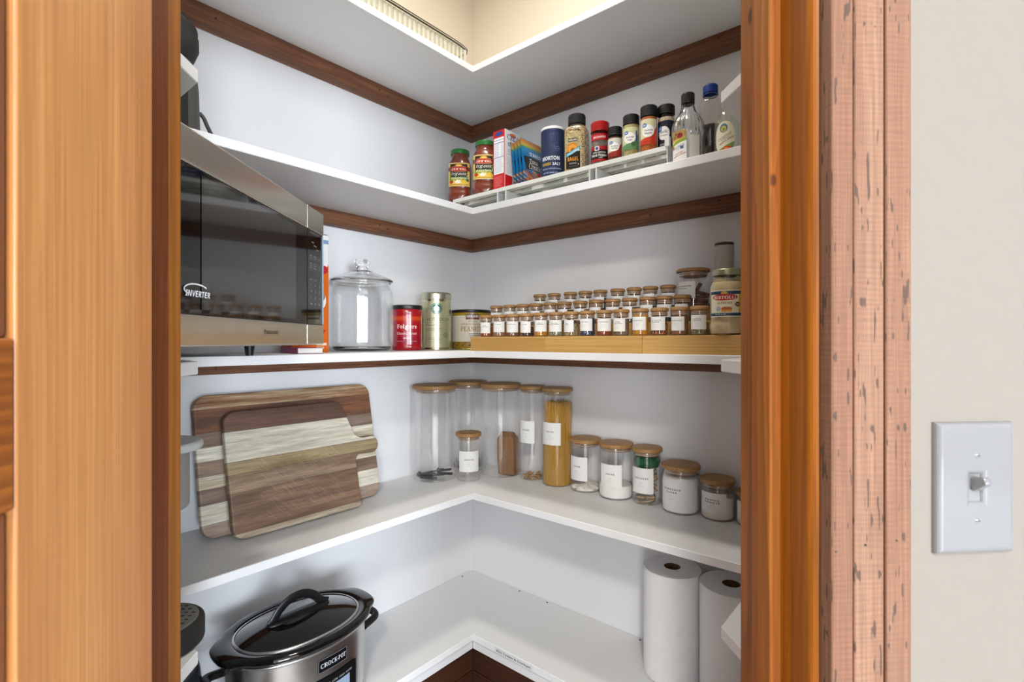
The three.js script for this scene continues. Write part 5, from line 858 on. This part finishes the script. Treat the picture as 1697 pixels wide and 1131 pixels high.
{ // pod coffee maker standing on the return of the fourth shelf, its front towards the middle
  const o = thing('pod_coffee_maker', 'grey and black pod coffee maker beside the door frame', 'coffee maker', [-0.476, Y4, 1.159], PI / 2);
  const D2 = (r, back, y0, y1, b = 0.004) => { const s = new THREE.Shape(); s.moveTo(-r, -back); s.lineTo(r, -back); s.lineTo(r, 0); s.absarc(0, 0, r, 0, PI); s.lineTo(-r, -back); return new THREE.ExtrudeGeometry(s, { depth: y1 - y0 - 2 * b, bevelEnabled: true, bevelThickness: b, bevelSize: b, bevelOffset: -b, bevelSegments: 3, curveSegments: 28 }).rotateX(-PI / 2).scale(1, 1, -1).translate(0, y0 + b, 0); };
  const fix = g => { g = g.toNonIndexed ? (g.index ? g.toNonIndexed() : g) : g; const p = g.attributes.position; for (let i = 0; i < p.count; i += 3) { const a = [p.getX(i + 1), p.getY(i + 1), p.getZ(i + 1)], b = [p.getX(i + 2), p.getY(i + 2), p.getZ(i + 2)]; p.setXYZ(i + 1, ...b); p.setXYZ(i + 2, ...a); } g.deleteAttribute('normal'); g.computeVertexNormals(); return g; };
  part('base', fix(D2(0.062, 0.15, 0, 0.036, 0.006)), M.blackRough, o);
  const grille = part('drip_grille', fix(D2(0.054, 0.06, 0.034, 0.0385, 0.0015)), std({ color: 0x62625f, roughness: 0.6 }), o);
  const holes = []; for (let i = -4; i <= 4; i++) for (let j = -3; j <= 4; j++) { const x = i * 0.0105, z = j * 0.0105; if (Math.hypot(x, Math.max(0, z)) < 0.047) holes.push(box(0.0028, 0.0006, 0.0048, x, 0.0384, z, 0.0002)); }
  part('drip_holes', holes, M.blackGap, grille);
  part('column', box(0.112, 0.29, 0.07, 0, 0.01, -0.112, 0.012, 3), M.greyPlastic, o);
  part('brew_head', fix(D2(0.042, 0.1, 0.203, 0.292, 0.006)), M.greyPlastic, o);
  part('lid', fix(D2(0.060, 0.12, 0.290, 0.304, 0.006)), std({ color: 0xb9bcbc, roughness: 0.4 }), o);
}

// ───────────────────────── lowest shelf: slow cooker, rice cooker, paper towels ─────────────────────────
const Y5 = Y[5] + 0.0003;
{
  const o = thing('slow_cooker', 'oval stainless steel slow cooker with a black pot and glass lid', 'slow cooker', P(0.212, 0.795, Y5), LEFT_WALL);
  const A = 0.161, B = 0.116, H = 0.215;
  part('base', loft([[A - 0.03, 0, B - 0.03], [A - 0.012, 0.004, B - 0.012], [A - 0.006, 0.02, B - 0.006], [A - 0.008, 0.026, B - 0.008]], 72, 2.2), M.blackRough, o);
  const shell = part('shell', loft([[A - 0.008, 0.022, B - 0.008], [A - 0.006, 0.03, B - 0.006], [A - 0.004, 0.11, B - 0.004], [A - 0.002, 0.186, B - 0.002], [A - 0.001, 0.19, B - 0.001]], 96, 2.2), M.steelBright, o);
  part('steel_rim', loft([[A - 0.001, 0.187, B - 0.001], [A + 0.002, 0.19, B + 0.002], [A + 0.001, 0.194, B + 0.001], [A - 0.004, 0.195, B - 0.004]], 96, 2.2), M.steelBright, shell);
  // stoneware crock with lug handles
  const lug = (a) => { const c = Math.abs(Math.sin(a)); return 1 + 0.085 * smooth(0.86, 0.985, c); };
  part('crock', loft([[A - 0.012, 0.188, B - 0.012], [A + 0.002, 0.197, B + 0.004], [A + 0.010, 0.203, B + 0.012], [A + 0.011, 0.209, B + 0.013], [A + 0.006, 0.2145, B + 0.008], [A - 0.004, 0.2155, B - 0.002], [A - 0.018, 0.2125, B - 0.014], [A - 0.022, 0.208, B - 0.018], [A - 0.024, 0.19, B - 0.02], [A - 0.034, 0.06, B - 0.03], [0, 0.05, 0]], 120, 2.2, (a, v) => v < 0.42 ? lug(a) : 1), M.blackGloss, o);
  const lid = part('lid', loft([[A - 0.020, 0.2105, B - 0.016], [A - 0.024, 0.2145, B - 0.020], [A - 0.05, 0.222, B - 0.042], [A - 0.09, 0.230, B - 0.07], [0, 0.234, 0]], 96, 2.2), phys({ color: 0x0a0b0c, roughness: 0.06, clearcoat: 1, clearcoatRoughness: 0.03 }), o, 'dark glass lid');
  part('lid_rim', loft([[A - 0.019, 0.2095, B - 0.015], [A - 0.0165, 0.212, B - 0.0125], [A - 0.019, 0.2145, B - 0.015], [A - 0.0225, 0.215, B - 0.0185]], 110, 2.2), M.steelBright, lid);
  const arch = curve([[-0.068, 0.229], [-0.062, 0.236], [-0.045, 0.256], [-0.02, 0.272], [0.008, 0.274], [0.034, 0.262], [0.055, 0.24], [0.07, 0.231]], 30);
  const hp = []; { const c = new THREE.CatmullRomCurve3([[-0.07, 0.231], [-0.062, 0.237], [-0.046, 0.257], [-0.02, 0.273], [0.01, 0.274], [0.036, 0.261], [0.056, 0.24], [0.072, 0.232]].map(q => new THREE.Vector3(q[0], q[1], 0))), s = new THREE.Shape(); s.absellipse(0, 0, 0.0035, 0.010, 0, 2 * PI); hp.push(new THREE.ExtrudeGeometry(s, { steps: 40, extrudePath: c, curveSegments: 12 })); hp.push(loft([[0.075, 0.2285, 0.017, 2.6], [0.077, 0.231, 0.018, 2.6], [0.07, 0.2365, 0.014, 2.6], [0, 0.238, 0, 2.6]], 40)); }
  const hd = part('handle', hp, M.black, lid);
  for (const s of [-1, 1]) part('side_handle', [tube([[s * (A - 0.012), 0.15, -0.04], [s * (A + 0.03), 0.158, -0.03], [s * (A + 0.036), 0.16, 0], [s * (A + 0.03), 0.158, 0.03], [s * (A - 0.012), 0.15, 0.04]], 0.009, 32, 12)], M.black, o);
  const badge = canvasTex(384, 160, (g, w, h) => { rect(g, 0, 0, w, h, '#0c0c0e'); g.strokeStyle = '#8d9096'; g.lineWidth = 5; g.strokeRect(6, 6, w - 12, h - 12); say(g, 'CROCK-POT', w / 2, h / 2 + 4, 70, '#c9ccd2', 'serif', 'bold', 'center', 330); });
  const panel = canvasTex(512, 512, (g, w, h) => { rect(g, 0, 0, w, h, '#101113'); rect(g, 120, 120, w - 240, 200, '#8fa3b8'); say(g, 'OFF  LOW  HIGH  WARM', w / 2, 84, 32, '#b9bcc2'); oval(g, w / 2, 400, 70, 70, '#2a2b2e'); });
  const onShell = (y, h, ha, a0) => wrapOn(A - 0.0015, B - 0.0015, 2.2, h, y, ha, a0);
  part('badge', onShell(0.140, 0.030, 0.21, 0.13), printed(badge, { roughness: 0.25 }), shell); part('control_panel', onShell(0.03, 0.095, 0.33, 0.22), printed(panel, { roughness: 0.2 }), shell);
}
{
  const o = thing('rice_cooker', 'dark rounded rice cooker behind the slow cooker', 'rice cooker', P(0.19, 1.108, Y5), 0);
  part('cooker_body', loft([[0, 0, 0], [0.08, 0, 0.08], [0.094, 0.01, 0.094], [0.1, 0.08, 0.1], [0.099, 0.17, 0.099], [0.096, 0.176, 0.096]], 64, 2.6), phys({ color: 0x1d242b, roughness: 0.2, clearcoat: 0.5 }), o);
  const l = part('lid', loft([[0.098, 0.177, 0.098], [0.1005, 0.183, 0.1005], [0.097, 0.212, 0.097], [0.082, 0.238, 0.078], [0.04, 0.25, 0.04], [0, 0.252, 0]], 64, 2.6), phys({ color: 0x252b31, roughness: 0.25, clearcoat: 0.5 }), o);
  part('handle', tube([[-0.03, 0.246, 0], [-0.025, 0.262, 0], [0.025, 0.262, 0], [0.03, 0.246, 0]], 0.005), M.black, l);
}
{
  const roll = (label, s, t) => {
    const o = thing('paper_towel_roll', label, 'paper towels', P(s, t, Y5), rnd() * 6, 'paper towel rolls'), r = 0.0735, h = 0.278;
    part('paper', [loft([[0.0215, 0.002], [0.0215, 0], [r - 0.002, 0], [r, 0.002], [r, h - 0.002], [r - 0.002, h], [0.0215, h], [0.0215, h - 0.002]], 72)].map(g => { const u = g.attributes.uv; for (let i = 0; i < u.count; i++) u.setXY(i, u.getX(i) * 6, u.getY(i) * 5); return g; }), M.paperRoll, o);
    part('core', loft([[0.0213, 0.0005], [0.0213, h - 0.0005], [0.0202, h - 0.0005], [0.0202, 0.0005]], 40), M.core, o);
    part('loose_sheet', wrap(r + 0.0006, h - 0.004, 0.002, 0.5, 1.2), M.paperRoll, o);
  };
  roll('roll of white paper towels farther from the door frame', 0.829, 0.088); roll('roll of white paper towels beside the door frame, partly hidden', 0.979, 0.088);
}

renderer.render(scene, camera);
